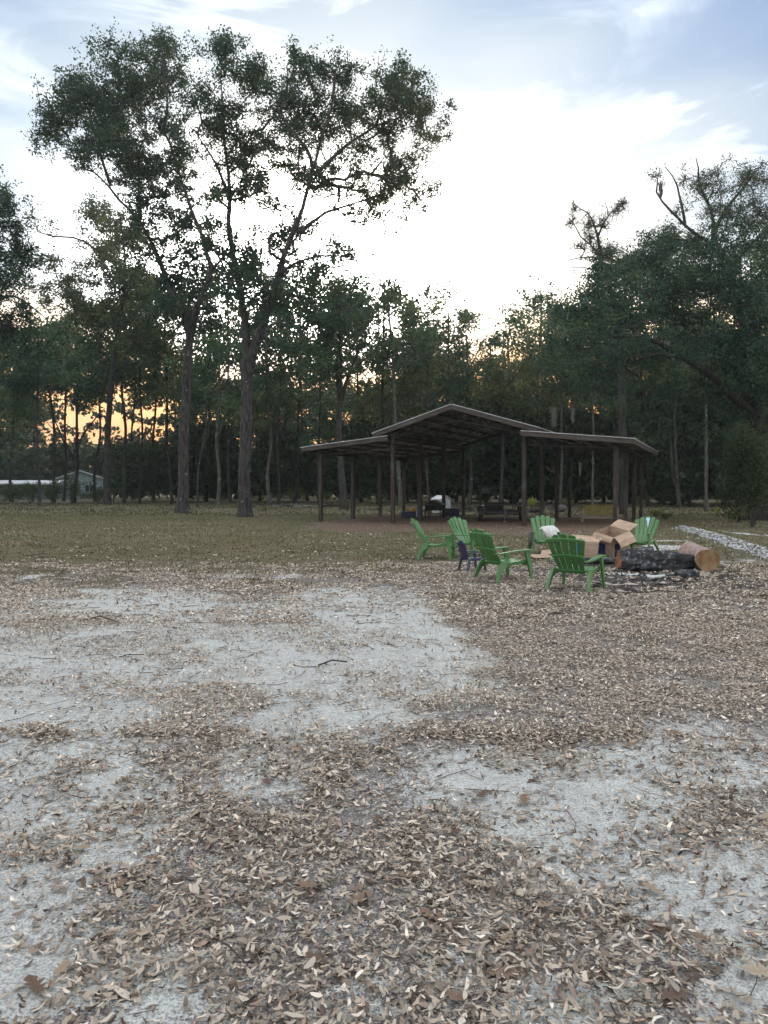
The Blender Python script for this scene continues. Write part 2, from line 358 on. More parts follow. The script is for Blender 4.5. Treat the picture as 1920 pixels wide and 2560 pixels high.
at = N(t, 'ShaderNodeAttribute', attribute_name='tint'); sc_ = N(t, 'ShaderNodeSeparateColor'); t.links.new(at.outputs['Color'], sc_.inputs[0])
at2 = N(t, 'ShaderNodeAttribute', attribute_name='burn')
v = coords(t, 'Object')
nA = noise(t, v, 2.2, 8, .65); nB = noise(t, v, 14, 7, .7); nC = noise(t, v, 90, 4, .7); nD = noise(t, coords(t, 'Object', (1, .55, 1)), 34, 5, .72)
vor = N(t, 'ShaderNodeTexVoronoi', i={'Scale': 70}); t.links.new(v, vor.inputs['Vector'])
sandc = ramp(t, nB, [(.30, (.395, .41, .385)), (.55, (.53, .55, .525)), (.72, (.61, .63, .605))])
sandc = mixc(t, ramp(t, nC, [(.42, .75), (.56, 0)]), sandc, (.17, .165, .16))
sandc = mixc(t, ramp(t, vor.outputs['Distance'], [(.10, .8), (.25, 0)]), sandc, (.62, .63, .62))
sandc = mixc(t, ramp(t, nA, [(.4, .0), (.7, .5)]), sandc, (.30, .30, .31))
nDf = math_(t, 'ADD', math_(t, 'MULTIPLY', nD, .5), math_(t, 'MULTIPLY', nC, .5))
dirtc = ramp(t, nDf, [(.35, (.065, .058, .054)), (.52, (.17, .155, .145)), (.68, (.33, .31, .29))])
grassc = ramp(t, nD, [(.32, (.040, .040, .024)), (.5, (.105, .096, .060)), (.70, (.22, .19, .13))])
grassc = mixc(t, ramp(t, nA, [(.42, 0), (.62, .6)]), grassc, (.12, .095, .07))
grassc = mixc(t, ramp(t, noise(t, v, .35, 4), [(.45, 0), (.62, .55)]), grassc, (.065, .075, .032))
redc = ramp(t, nD, [(.32, (.060, .041, .033)), (.52, (.125, .086, .066)), (.70, (.21, .155, .122))])
edge = lambda s, w=.6: math_(t, 'MULTIPLY', math_(t, 'SUBTRACT', math_(t, 'ADD', s, math_(t, 'MULTIPLY', math_(t, 'SUBTRACT', nB, .5), 1.3)), .5), 3.2)
def edged(s):
    a_ = math_(t, 'ADD', s, math_(t, 'MULTIPLY', math_(t, 'SUBTRACT', nB, .5), 1.0)); a_ = math_(t, 'ADD', a_, math_(t, 'MULTIPLY', math_(t, 'SUBTRACT', nC, .5), 1.5))
    return ramp(t, a_, [(.33, 0), (.67, 1)], 'EASE')
c = mixc(t, edged(sc_.outputs[0]), dirtc, sandc)
c = mixc(t, edged(sc_.outputs[1]), c, grassc)
c = mixc(t, edged(sc_.outputs[2]), c, redc)
c = mixc(t, edged(at2.outputs['Fac']), c, ramp(t, nD, [(.35, (.022, .021, .022)), (.6, (.085, .078, .075)), (.75, (.22, .21, .20))]))
t.links.new(c, b.inputs['Base Color'])
hb = math_(t, 'ADD', math_(t, 'MULTIPLY', nB, 1.0), math_(t, 'MULTIPLY', nC, .35)); bump(t, b, hb, .7, .03)
go = mesh_np('ground', np.stack([X, Y, hgt], 1), Q, gm, tint=np.stack([np.clip(sand + .26 * sstep(1500, 1700, py) + .10, 0, 1), grass, red], 1), smooth=True)
ba = go.data.attributes.new('burn', 'FLOAT', 'POINT'); ba.data.foreach_set('value', ch.astype(np.float32))
tag(go, kind='structure')

# ---------------------------------------------------------------- leaf litter, grass, twigs
def wedge(n, y0, y1, margin=1.12, pw=2.0):
    """uniform over the ground wedge the camera looks at"""
    y = (rng.random(n) * (y1 ** 2 - y0 ** 2) + y0 ** 2) ** .5
    x = (rng.random(n) * 2 - 1) * y * .5192 * margin + (rng.random(n) * 2 - 1) * .5
    return x, y
def zat(x, y):
    i = np.clip(np.searchsorted(gx, x) - 1, 0, len(gx) - 2); j = np.clip(np.searchsorted(gy0, y) - 1, 0, len(gy0) - 2); H = hgt.reshape(GX.shape)
    fx = (x - gx[i]) / (gx[i + 1] - gx[i]); fy = (y - gy0[j]) / (gy0[j + 1] - gy0[j])
    return (H[j, i] * (1 - fx) + H[j, i + 1] * fx) * (1 - fy) + (H[j + 1, i] * (1 - fx) + H[j + 1, i + 1] * fx) * fy
PAL = np.array([(.36, .305, .245), (.28, .235, .19), (.43, .38, .32), (.18, .14, .115), (.085, .064, .052), (.29, .26, .21), (.29, .21, .165), (.52, .475, .415), (.14, .115, .095)])
PW = np.array([.2, .17, .14, .11, .08, .12, .04, .07, .07]); PW /= PW.sum()
def frames(n, tilt):
    yaw = rng.random(n) * 2 * np.pi; ti = rng.normal(0, tilt, n); ro = rng.normal(0, tilt, n)
    a = np.stack([np.cos(yaw) * np.cos(ti), np.sin(yaw) * np.cos(ti), np.sin(ti)], 1)
    s = np.stack([-np.sin(yaw), np.cos(yaw), np.zeros(n)], 1)
    up = np.cross(a, s); b_ = s * np.cos(ro)[:, None] + up * np.sin(ro)[:, None]; return a, b_, np.cross(a, b_)
allV, allQ, allT, allC = [], [], [], []; nv = 0
def pick(x, y, dens):
    _, _, sd, li, gr_, rd, ch_ = cover(x, y)
    cl = fbm(x, y, 7, 2, 77)
    keep = rng.random(len(x)) < np.clip(li ** 1.25 * dens * (.55 + .9 * cl), 0.0, 1) + (.05 + .22 * (fbm(x, y, 1.6, 3, 63) > .52)) * sd
    return x[keep], y[keep], li[keep]
# near: curled folded leaves
x, y = wedge(47000, 1.7, 4.9); x, y, li = pick(x, y, 1.35)
n = len(x); L = rng.gamma(8, .032 / 8, n).clip(.009, .075); W = L * rng.uniform(.20, .42, n); a, b_, u = frames(n, .24)
z = zat(x, y) + .006 + rng.random(n) ** 1.5 * .030 * li; c0 = np.stack([x, y, z], 1)
curl = rng.normal(.10, .14, n) * L; fold = rng.normal(.12, .12, n) * W; bend = rng.normal(0, .12, n) * L
prof = [(-.5, 0, 1), (-.30, .74, .5), (.03, 1., .0), (.34, .70, .5), (.5, 0, 1)]
vs = []
for tt, ww, cc in prof:
    cen = c0 + a * (tt * L)[:, None] + u * (curl * cc)[:, None] + b_ * (bend * tt * tt * 4)[:, None]
    if ww == 0: vs.append(cen)
    else:
        vs += [cen - b_ * (W * ww * .5)[:, None] + u * (fold)[:, None], cen, cen + b_ * (W * ww * .5)[:, None] + u * (fold)[:, None]]
vs = np.stack(vs, 1); k = vs.shape[1]; off = (np.arange(n) * k)[:, None] + nv
allV.append(vs.reshape(-1, 3)); nv += n * k
allT.append((off[:, None, :] + np.array([(0, 1, 2), (0, 2, 3), (7, 10, 8), (8, 10, 9)])[None]).reshape(-1, 3))
allQ.append((off[:, None, :] + np.array([(1, 4, 5, 2), (2, 5, 6, 3), (4, 7, 8, 5), (5, 8, 9, 6)])[None]).reshape(-1, 4))
cc = 1.12 * PAL[rng.choice(len(PAL), n, p=PW)] * rng.uniform(.55, 1.35, n)[:, None]; allC.append(np.repeat(cc, k, 0))
# far: rhombus leaves
for (cnt, y0, y1, sz, dn) in ((120000, 4.7, 9.0, .033, 1.25), (150000, 8.8, 16, .050, .95), (80000, 15.5, 36, .075, .6)):
    x, y = wedge(cnt, y0, y1); x, y, li = pick(x, y, dn); n = len(x)
    L = rng.normal(sz, sz * .25, n).clip(.025, .14); W = L * rng.uniform(.28, .5, n); a, b_, u = frames(n, .33)
    z = zat(x, y) + .012 + rng.random(n) ** 1.5 * .04 * li; c0 = np.stack([x, y, z], 1)
    vs = np.stack([c0 - a * (L * .5)[:, None] + u * (L * .1)[:, None], c0 + b_ * (W * .5)[:, None], c0 + a * (L * .5)[:, None] + u * (L * .1)[:, None], c0 - b_ * (W * .5)[:, None]], 1)
    off = (np.arange(n) * 4)[:, None] + nv; nv += 4 * n; allV.append(vs.reshape(-1, 3)); allQ.append(off + np.array([[0, 1, 2, 3]]))
    cc = 1.12 * PAL[rng.choice(len(PAL), n, p=PW)] * rng.uniform(.55, 1.5, n)[:, None]; allC.append(np.repeat(cc, 4, 0))
lo = mesh_np('leaf_litter', np.concatenate(allV), [np.concatenate(allT), np.concatenate(allQ)], M['litter'], tint=np.concatenate(allC), smooth=True)
tag(lo, 'dry brown fallen oak leaves scattered over sand and dirt', 'fallen leaves', kind='stuff')

def blades(name, label, cat, cnt, y0, y1, h, w, colA, colB, fn, lean=.5, segs=1, margin=1.12):
    x, y = wedge(cnt, y0, y1, margin); k = fn(x, y); x, y = x[k], y[k]; n = len(x)
    yaw = rng.random(n) * 2 * np.pi; H = h * rng.uniform(.45, 1.35, n); le = rng.uniform(.2, 1, n) * lean * H
    z = zat(x, y) - .005; c0 = np.stack([x, y, z], 1); d = np.stack([np.cos(yaw), np.sin(yaw), np.zeros(n)], 1); s = np.stack([-np.sin(yaw), np.cos(yaw), np.zeros(n)], 1)
    up = np.array([0, 0, 1.0]); ww = w * rng.uniform(.6, 1.4, n)
    m = c0 + d * (le * .35)[:, None] + up * (H * .6)[:, None]; tip = c0 + d * le[:, None] + up * H[:, None]
    vs = np.stack([c0 - s * (ww / 2)[:, None], c0 + s * (ww / 2)[:, None], m + s * (ww * .4)[:, None], m - s * (ww * .4)[:, None], tip], 1)
    off = (np.arange(n) * 5)[:, None]
    f = rng.random(n)[:, None]; cc = (np.array(colA) * f + np.array(colB) * (1 - f)) * rng.uniform(.7, 1.25, n)[:, None]
    o = mesh_np(name, vs.reshape(-1, 3), [off + np.array([[0, 1, 2, 3]]), off + np.array([[3, 2, 4]])], M['litter'], tint=np.repeat(cc, 5, 0))
    return tag(o, label, cat, kind='stuff')
def g_fn(x, y):
    _, _, _, _, g, _, _ = cover(x, y); return rng.random(len(x)) < np.clip(g, 0, 1) * (.25 + 1.1 * fbm(x, y, .9, 3, 55)) + .004
blades('grass', 'short dry olive grass growing across the field behind the sand', 'grass', 92000, 9, 46, .055, .022, (.15, .13, .072), (.095, .10, .046), g_fn, 1.1)
def g_far(x, y): return rng.random(len(x)) < .35 + .9 * (fbm(x, y, .35, 3, 58) > .45)
blades('far_grass', 'dull olive grass and weeds growing far back towards the wood edge', 'grass', 26000, 44, 84, .10, .07, (.095, .09, .045), (.055, .065, .03), g_far, .9)
def dry_fn(x, y):
    _, _, sd, li, _, _, _ = cover(x, y); cl = fbm(x, y, 2.6, 3, 91); return rng.random(len(x)) < sstep(.60, .74, cl) * (.35 + li * .6)
blades('dry_grass', 'thin straw coloured grass blades standing among the fallen leaves', 'dry grass', 22000, 1.8, 12, .045, .0035, (.42, .37, .27), (.24, .21, .14), dry_fn, 1.5)
def twigs():
    n = 2600; x, y = wedge(n, 1.8, 22); k = rng.random(n) < np.where(y < 9, .9, .5); x, y = x[k], y[k]; n = len(x)
    L = rng.uniform(.06, .22, n) * (1 + y * .05); a, b_, u = frames(n, .05); z = zat(x, y) + .012; c0 = np.stack([x, y, z], 1); r = (.0016 + .0006 * y / 3) * rng.uniform(.6, 1.5, n)
    bd = rng.normal(0, .12, n) * L; vs = []
    for tt in (-.5, 0, .5):
        cen = c0 + a * (L * tt)[:, None] + b_ * (bd * (1 - 4 * tt * tt))[:, None]
        for q in range(3):
            th = q * 2.094; vs.append(cen + b_ * (r * math.cos(th))[:, None] + u * (r * math.sin(th))[:, None])
    vs = np.stack(vs, 1); off = (np.arange(n) * 9)[:, None]; fc = []
    for s_ in (0, 3):
        for q in range(3): fc.append((s_ + q, s_ + (q + 1) % 3, s_ + 3 + (q + 1) % 3, s_ + 3 + q))
    f = (off[:, None, :] + np.array(fc)[None]).reshape(-1, 4)
    cc = np.array([(.10, .07, .055)]) * rng.uniform(.5, 2.2, n)[:, None]
    tag(mesh_np('twig_litter', vs.reshape(-1, 3), f, M['litter'], tint=np.repeat(cc, 9, 0)), 'small dark twigs and pine straw lying on the sand', 'twigs', kind='stuff')
twigs()
# big lobed oak leaves and gravel grit
def lobed():
    V = []; Fq = []; C = []
    x, y = wedge(260, 1.9, 8); xs, ys, li = pick(x, y, .9)
    spots = list(zip(xs, ys)) + [tuple(G(a_, b2)[:2]) for a_, b2 in ((385, 2150), (280, 2090), (670, 1960), (1510, 1860), (300, 2215), (790, 2400), (1900, 2440), (1265, 2350), (90, 2480), (1080, 2290), (1650, 2330), (1130, 2080))]
    out = [(0, .0), (.10, .05), (.22, .16), (.30, .07), (.42, .30), (.50, .10), (.64, .34), (.70, .12), (.84, .20), (1, .0)]
    for i, (x_, y_) in enumerate(spots):
        L_ = random.uniform(.065, .125); ya = random.uniform(0, 6.28); cu = random.uniform(.05, .35); br = np.array(random.choice([(.20, .14, .10), (.29, .23, .17), (.34, .28, .21), (.13, .09, .07)]))
        ca, sa = math.cos(ya), math.sin(ya); n0 = len(V); z0 = float(zat(np.array([x_]), np.array([y_]))[0]) + .022
        til = random.uniform(-.25, .25)
        for tt, w_ in out:
            for sg in (-1, 0, 1):
                lx = (tt - .5) * L_; ly = sg * w_ * L_; lz = cu * L_ * ((tt - .5) ** 2 * 1.4 + (w_ * abs(sg)) ** 2 * 3) + til * ly
                V.append((x_ + lx * ca - ly * sa, y_ + lx * sa + ly * ca, z0 + lz)); C.append(br * (1.0 if sg else .8))
        for k in range(len(out) - 1):
            for s2 in (0, 1):
                p = n0 + k * 3 + s2; Fq.append((p, p + 3, p + 4, p + 1))
    tag(mesh_np('lobed_leaf_litter', np.array(V), np.array(Fq), M['litter'], tint=np.array(C)), 'larger lobed brown oak leaves lying on top of the small leaves', 'fallen leaves', kind='stuff')
lobed()

# ---------------------------------------------------------------- trees
def smooth_path(pts, step):
    pts = [np.array(p, float) for p in pts]; out = []
    for i in range(len(pts) - 1):
        p0 = pts[max(i - 1, 0)]; p1 = pts[i]; p2 = pts[i + 1]; p3 = pts[min(i + 2, len(pts) - 1)]
        n = max(1, int(np.linalg.norm(p2[:3] - p1[:3]) / step))
        for k in range(n):
            t_ = k / n; out.append(.5 * (2 * p1 + (p2 - p0) * t_ + (2 * p0 - 5 * p1 + 4 * p2 - p3) * t_ ** 2 + (3 * p1 - p0 - 3 * p2 + p3) * t_ ** 3))
    out.append(pts[-1]); return np.array(out)
def limb_mesh(path, sides, flare=0.0, jit=.0, seed=0):
    """path (n,4) xyz r -> verts, quads"""
    n = len(path); d = np.gradient(path[:, :3], axis=0); d /= np.linalg.norm(d, axis=1)[:, None] + 1e-9
    ref = np.array([.3, 1, .1]); V = []
    for i in range(n):
        x_ = np.cross(d[i], ref); x_ /= np.linalg.norm(x_); y_ = np.cross(d[i], x_)
        h = path[i, 2]
        for k in range(sides):
            a_ = 2 * math.pi * k / sides; r = path[i, 3] * (1 + jit * math.sin(3 * a_ + seed + i * .7) + jit * .7 * math.sin(5 * a_ + i * 1.3 + seed * 2))
            if flare: r *= 1 + flare * math.exp(-max(h, 0) / .38) * (1 + .35 * math.sin(4 * a_ + seed) + .2 * math.sin(7 * a_))
            V.append(path[i, :3] + (x_ * math.cos(a_) + y_ * math.sin(a_)) * r)
    idx_ = np.arange(n * sides).reshape(n, sides); r_ = np.roll(idx_, -1, 1)
    return np.array(V), np.stack([idx_[:-1].ravel(), r_[:-1].ravel(), r_[1:].ravel(), idx_[1:].ravel()], 1)
def seg_mesh(A, B, ra, rb, sides):
    d = B - A; ln = np.linalg.norm(d, axis=1)[:, None] + 1e-9; d = d / ln
    ref = np.where(np.abs(d[:, 2:3]) > .9, np.array([[1., 0, 0]]), np.array([[0, 0, 1.]])); x_ = np.cross(d, ref); x_ /= np.linalg.norm(x_, axis=1)[:, None] + 1e-9; y_ = np.cross(d, x_); vs = []
    for P_, r in ((A, ra), (B, rb)):
        for k in range(sides):
            a_ = 2 * math.pi * k / sides; vs.append(P_ + (x_ * math.cos(a_) + y_ * math.sin(a_)) * r[:, None])
    vs = np.stack(vs, 1); off = (np.arange(len(A)) * 2 * sides)[:, None]; f = []
    for k in range(sides): f.append((k, (k + 1) % sides, sides + (k + 1) % sides, sides + k))
    return vs.reshape(-1, 3), (off[:, None, :] + np.array(f)[None]).reshape(-1, 4)
def leaf_quads(Cn, L, W, hang=0.0):
    n = len(Cn); v1 = rng.normal(size=(n, 3)); v1[:, 2] -= hang; v1 /= np.linalg.norm(v1, axis=1)[:, None]
    v2 = np.cross(v1, rng.normal(size=(n, 3))); v2 /= np.linalg.norm(v2, axis=1)[:, None] + 1e-9
    l = (L * rng.uniform(.6, 1.35, n) / 2)[:, None]; w = (W * rng.uniform(.6, 1.35, n) / 2)[:, None]
    sh = rng.uniform(-.25, .25, n)[:, None]
    return np.stack([Cn - v1 * l, Cn + v2 * w + v1 * l * sh, Cn + v1 * l, Cn - v2 * w + v1 * l * sh], 1).reshape(-1, 3)
GREEN = ((.020, .048, .032), (.033, .062, .036), (.027, .057, .042))
def make_tree(label, cat, base, D, limbs, clumps, leaf=.15, sub=.42, nleaf=110, dens=1.0, bark='bark', group=None, greens=GREEN, sides=9, depth=1.0, flare=.62, gaps=None, bare=False, name='oak_tree', yellow=.03, hang=.0, twigr=.012, grow=1.0):
    """base: (px, py) of the foot; limbs [(points (px,py,depth m), r0 px, r1 px)]; clumps [(px,py,rx,ry,w)] round the trunk at distance D"""
    s = D / F; bp = P(base[0], HOR, D); bp.z = 0
    root = empty(name, bp); tag(root, label, cat, group)
    o3 = np.array(bp); nodes = []; par = []; rad = []
    for li_, (pts, r0, r1) in enumerate(limbs):
        w3 = []
        for i, q in enumerate(pts):
            p = P(q[0], q[1], D + (q[2] if len(q) > 2 else 0)); f_ = i / max(1, len(pts) - 1)
            if li_ == 0 and i == 0: p = Vector((p.x, p.y, -.15))
            w3.append((p.x, p.y, p.z, (r0 * (1 - f_) + (r1 if li_ == 0 and len(limbs) > 1 else min(r1, .9)) * f_) * s))
        path = smooth_path(w3, .45 if D < 60 else 1.0)
        # wander
        if len(path) > 3:
            w_ = np.cumsum(rng.normal(0, .03 if li_ else .015, (len(path), 2)), 0); w_ -= np.linspace(0, 1, len(path))[:, None] * w_[-1]; path[:, :2] += w_
        V_, Q_ = limb_mesh(path, sides if li_ == 0 else max(5, sides - 2), flare if li_ == 0 else 0, .06, li_ + base[0])
        mesh_np('trunk' if li_ == 0 else 'limb', V_ - o3, Q_, M[bark], root, smooth=True)
        k0 = 2 if li_ == 0 else 1
        for i in range(k0, len(path)):
            if li_ == 0 and path[i, 2] < 2.0 and len(path) > 6: continue
            nodes.append(path[i, :3]); rad.append(path[i, 3])
    if not clumps: return root
    tg = []; wt = []
    for (cx_, cy_, rx, ry, w) in clumps:
        rx *= grow; ry *= grow
        n_ = max(1, int(rx * ry * s * s / (sub * sub) * .95 * w * dens + rng.random()))
        n_ = int(n_ * 1.35) + 1; q = rng.normal(0, .50, size=(n_, 3)); q /= np.maximum(1, np.linalg.norm(q, axis=1) / 1.2)[:, None]
        a_ = rng.uniform(-.5, .5); st_ = rng.uniform(.85, 1.18); q[:, 0] *= st_; q[:, 1] /= st_; qx = q[:, 0] * math.cos(a_) - q[:, 1] * math.sin(a_); q[:, 1] = q[:, 0] * math.sin(a_) + q[:, 1] * math.cos(a_); q[:, 0] = qx
        dz = rng.normal(0, 1) * rx * s * .8 * depth; nsc = 22 if D < 60 else 16
        hole = fbm((cx_ + q[:, 0] * rx) / nsc, (cy_ + q[:, 1] * ry) / nsc, 1.0, 2, int(base[0]) % 97) < .40
        for k in range(n_):
            X_, Y_ = cx_ + q[k, 0] * rx, cy_ + q[k, 1] * ry
            if hole[k] or (gaps is not None and gaps(X_, Y_)): continue
            tg.append(np.array(P(X_, Y_, D + dz + q[k, 2] * rx * s * depth)))
    tg = np.array(tg)
    if len(tg) == 0: return root
    nodes = np.array(nodes); nlimb = len(nodes); par = list(range(nlimb)); 
    N_ = np.zeros((nlimb + 3 * len(tg), 3)); N_[:nlimb] = nodes; cnt = nlimb; par = np.full(len(N_), -1)
    best = np.array([np.min(((N_[:nlimb] - q) ** 2).sum(1)) for q in tg]); order = np.argsort(best); tipi = []
    for oi in order:
        q = tg[oi]; dd = N_[:cnt] - q; dist = np.sqrt((dd ** 2).sum(1)) + np.maximum(dd[:, 2], 0) * .7
        j = int(np.argmin(dist)); pj = N_[j]; L_ = np.linalg.norm(q - pj); prev = j
        m = max(1, min(2, int(L_ / .8)))
        for k in range(1, m + 1):
            f_ = k / (m + 1); mid = pj * (1 - f_) + q * f_ + rng.normal(0, .07 * L_, 3); mid[2] -= .08 * L_ * (1 - f_) if L_ > 1 else 0
            N_[cnt] = mid; par[cnt] = prev; prev = cnt; cnt += 1
            if cnt >= len(N_) - 1: break
        if cnt >= len(N_) - 1: break
        N_[cnt] = q; par[cnt] = prev; tipi.append(cnt); cnt += 1
    load = np.zeros(cnt); load[tipi] = 1
    for i in range(cnt - 1, nlimb - 1, -1):
        if par[i] >= 0: load[par[i]] += load[i]
    rr = twigr * np.maximum(load, 1) ** .42 * (D / 42) ** .5
    ii = np.arange(nlimb, cnt); pp = par[ii]
    Vb, Qb = seg_mesh(N_[pp], N_[ii], np.minimum(np.where(pp < nlimb, rr[ii] * 1.25, rr[pp]), .16), rr[ii], 4 if D < 60 else 3)
    if bare:
        # crooked twigs at the ends
        A = []; B = []; tip = N_[tipi]
        for _ in range(4):
            d_ = rng.normal(size=tip.shape); d_[:, 2] += .45; d_ /= np.linalg.norm(d_, axis=1)[:, None]; e = tip + d_ * rng.uniform(.2, .6, (len(tip), 1)); A.append(tip); B.append(e)
            for _k in range(2):
                f_ = rng.uniform(.3, .9, (len(tip), 1)); m_ = tip * (1 - f_) + e * f_; d2 = d_ + rng.normal(0, .7, tip.shape); d2 /= np.linalg.norm(d2, axis=1)[:, None]; A.append(m_); B.append(m_ + d2 * rng.uniform(.12, .32, (len(tip), 1)))
        A = np.concatenate(A); B = np.concatenate(B); V2, Q2 = seg_mesh(A, B, np.full(len(A), twigr * .9), np.full(len(A), twigr * .5), 3)
        Qb = np.concatenate([Qb, Q2 + len(Vb)]); Vb = np.concatenate([Vb, V2])
    mesh_np('branches', Vb - o3, Qb, M['twig' if bark != 'bark_pale' else 'bark'], root)['kind'] = 'stuff'
    if nleaf > 0:
        tip = N_[tipi]; k = nleaf; rep = np.repeat(tip, k, 0); n_ = len(rep)
        sz = np.repeat(rng.uniform(.75, 1.25, len(tip)), k)[:, None]
        q = rng.normal(size=(n_, 3)); q /= np.linalg.norm(q, axis=1)[:, None]; q *= (rng.random(n_) ** .5)[:, None]; q[:, 2] *= .68
        # inner small sprays so that the crown breaks up
        spr = np.repeat(rng.normal(size=(len(tip) * 8, 3)) * .55, int(math.ceil(k / 8)), 0).reshape(len(tip), -1, 3)[:, :k].reshape(-1, 3)
        C_ = rep + (q * .72 + spr * .86) * sub * sz
        keep = rng.random(n_) < np.repeat(np.where(rng.random(len(tip)) < .12, .35, 1), k)
        if gaps is not None: pass
        C_ = C_[keep]
        tc_ = np.repeat(np.array(greens)[rng.integers(0, len(greens), len(tip))] * rng.uniform(.75, 1.3, (len(tip), 1)), k, 0)[keep]
        tc_ = tc_ * rng.uniform(.75, 1.3, (len(C_), 1)); yl = rng.random(len(C_)) < yellow; tc_[yl] = np.array((.16, .13, .05))
        V_ = leaf_quads(C_, leaf, leaf * .6, hang); qd = np.arange(len(V_)).reshape(-1, 4)
        mesh_np('crown', V_ - o3, qd, M['leaf'], root, tint=np.repeat(tc_, 4, 0))
    return root

# the two big oaks and the slender one left of the pavilion
make_tree('huge forked oak, nearest and widest trunk of the field, right one of the tall pair', 'tree', (612, 1293), 41.7,
    [([(612, 1293), (613, 1240), (615, 1150), (617, 1050), (618, 960), (614, 900)], 16, 13),
     ([(616, 930, 0), (612, 860, .3), (600, 760, .6), (590, 680, .8), (574, 590, 1), (571, 500, 1.1), (569, 430, 1.2), (560, 333, 1.2), (556, 250, 1), (552, 170, .8)], 11, 1.6),
     ([(622, 935, 0), (632, 880, -.4), (655, 810, -.8), (676, 760, -1), (700, 690, -1.3), (712, 651, -1.5), (742, 570, -1.8), (762, 515, -1.9), (785, 434, -2), (812, 330, -2.2), (830, 270, -2), (850, 200, -2)], 11.5, 1.6),
     ([(742, 582, -1.8), (785, 555, -2.4), (817, 532, -2.6), (865, 515, -3), (911, 499, -3.2), (985, 470, -3.4)], 5, 1.5),
     ([(790, 440, -2), (835, 390, -1), (875, 354, -.6), (930, 318, 0), (975, 300, .3), (1040, 285, .6)], 5, 1.4),
     ([(571, 500, 1.1), (550, 440, .2), (520, 380, -.2), (490, 330, -.5)], 5, 2), ([(785, 434, -2), (760, 370, -3), (700, 290, -3.4), (690, 230, -3.6)], 5, 2),
     ([(598, 745, .6), (570, 690, 1.8), (545, 640, 2.4), (520, 600, 2.6)], 4.5, 2), ([(700, 690, -1.3), (740, 660, -2.4), (800, 640, -3), (850, 640, -3.2)], 4.5, 2),
     ([(940, 312, 0), (960, 260, 0), (975, 215, 0)], 3.5, 2), ([(612, 250, 1), (635, 225, .5)], 2, 1.5)],
    [(550, 125, 48, 42, 1), (600, 180, 55, 40, .9), (500, 250, 50, 45, .9), (545, 310, 60, 55, 1.1), (580, 380, 70, 50, 1), (640, 210, 48, 48, 1), (700, 250, 65, 60, 1), (775, 160, 55, 45, 1), (765, 235, 60, 50, 1.1), (700, 340, 70, 55, 1), (805, 320, 65, 50, 1),
     (860, 190, 42, 45, .9), (880, 275, 60, 50, .9), (980, 180, 50, 50, 1), (1000, 240, 60, 50, 1.05), (1055, 290, 50, 60, .95), (960, 320, 60, 50, .9), (1050, 350, 50, 28, .8), (900, 370, 60, 36, .8), (730, 430, 80, 40, .9), (640, 420, 60, 50, .9), (590, 480, 60, 50, .9),
     (850, 450, 50, 28, .7), (1000, 430, 60, 48, 1), (1030, 480, 42, 36, 1), (940, 480, 70, 38, 1), (880, 530, 60, 32, .8), (790, 570, 55, 26, .7), (960, 545, 50, 28, .6), (700, 530, 50, 44, .7), (640, 580, 60, 40, .8), (850, 640, 65, 40, .8), (720, 620, 50, 48, .8), (640, 690, 60, 50, .7), (530, 610, 50, 40, .7),
     (790, 450, 50, 34, .8), (660, 490, 50, 34, .8), (770, 700, 60, 40, .6), (900, 430, 40, 24, .6), (540, 500, 50, 40, .8), (620, 350, 40, 36, .8), (590, 650, 50, 45, .8), (560, 720, 50, 40, .7), (680, 770, 60, 45, .7), (690, 570, 46, 36, .7), (820, 380, 50, 40, .7)],
    grow=1.12, leaf=.145, sub=.50, nleaf=105, dens=4.4, sides=14, twigr=.019)
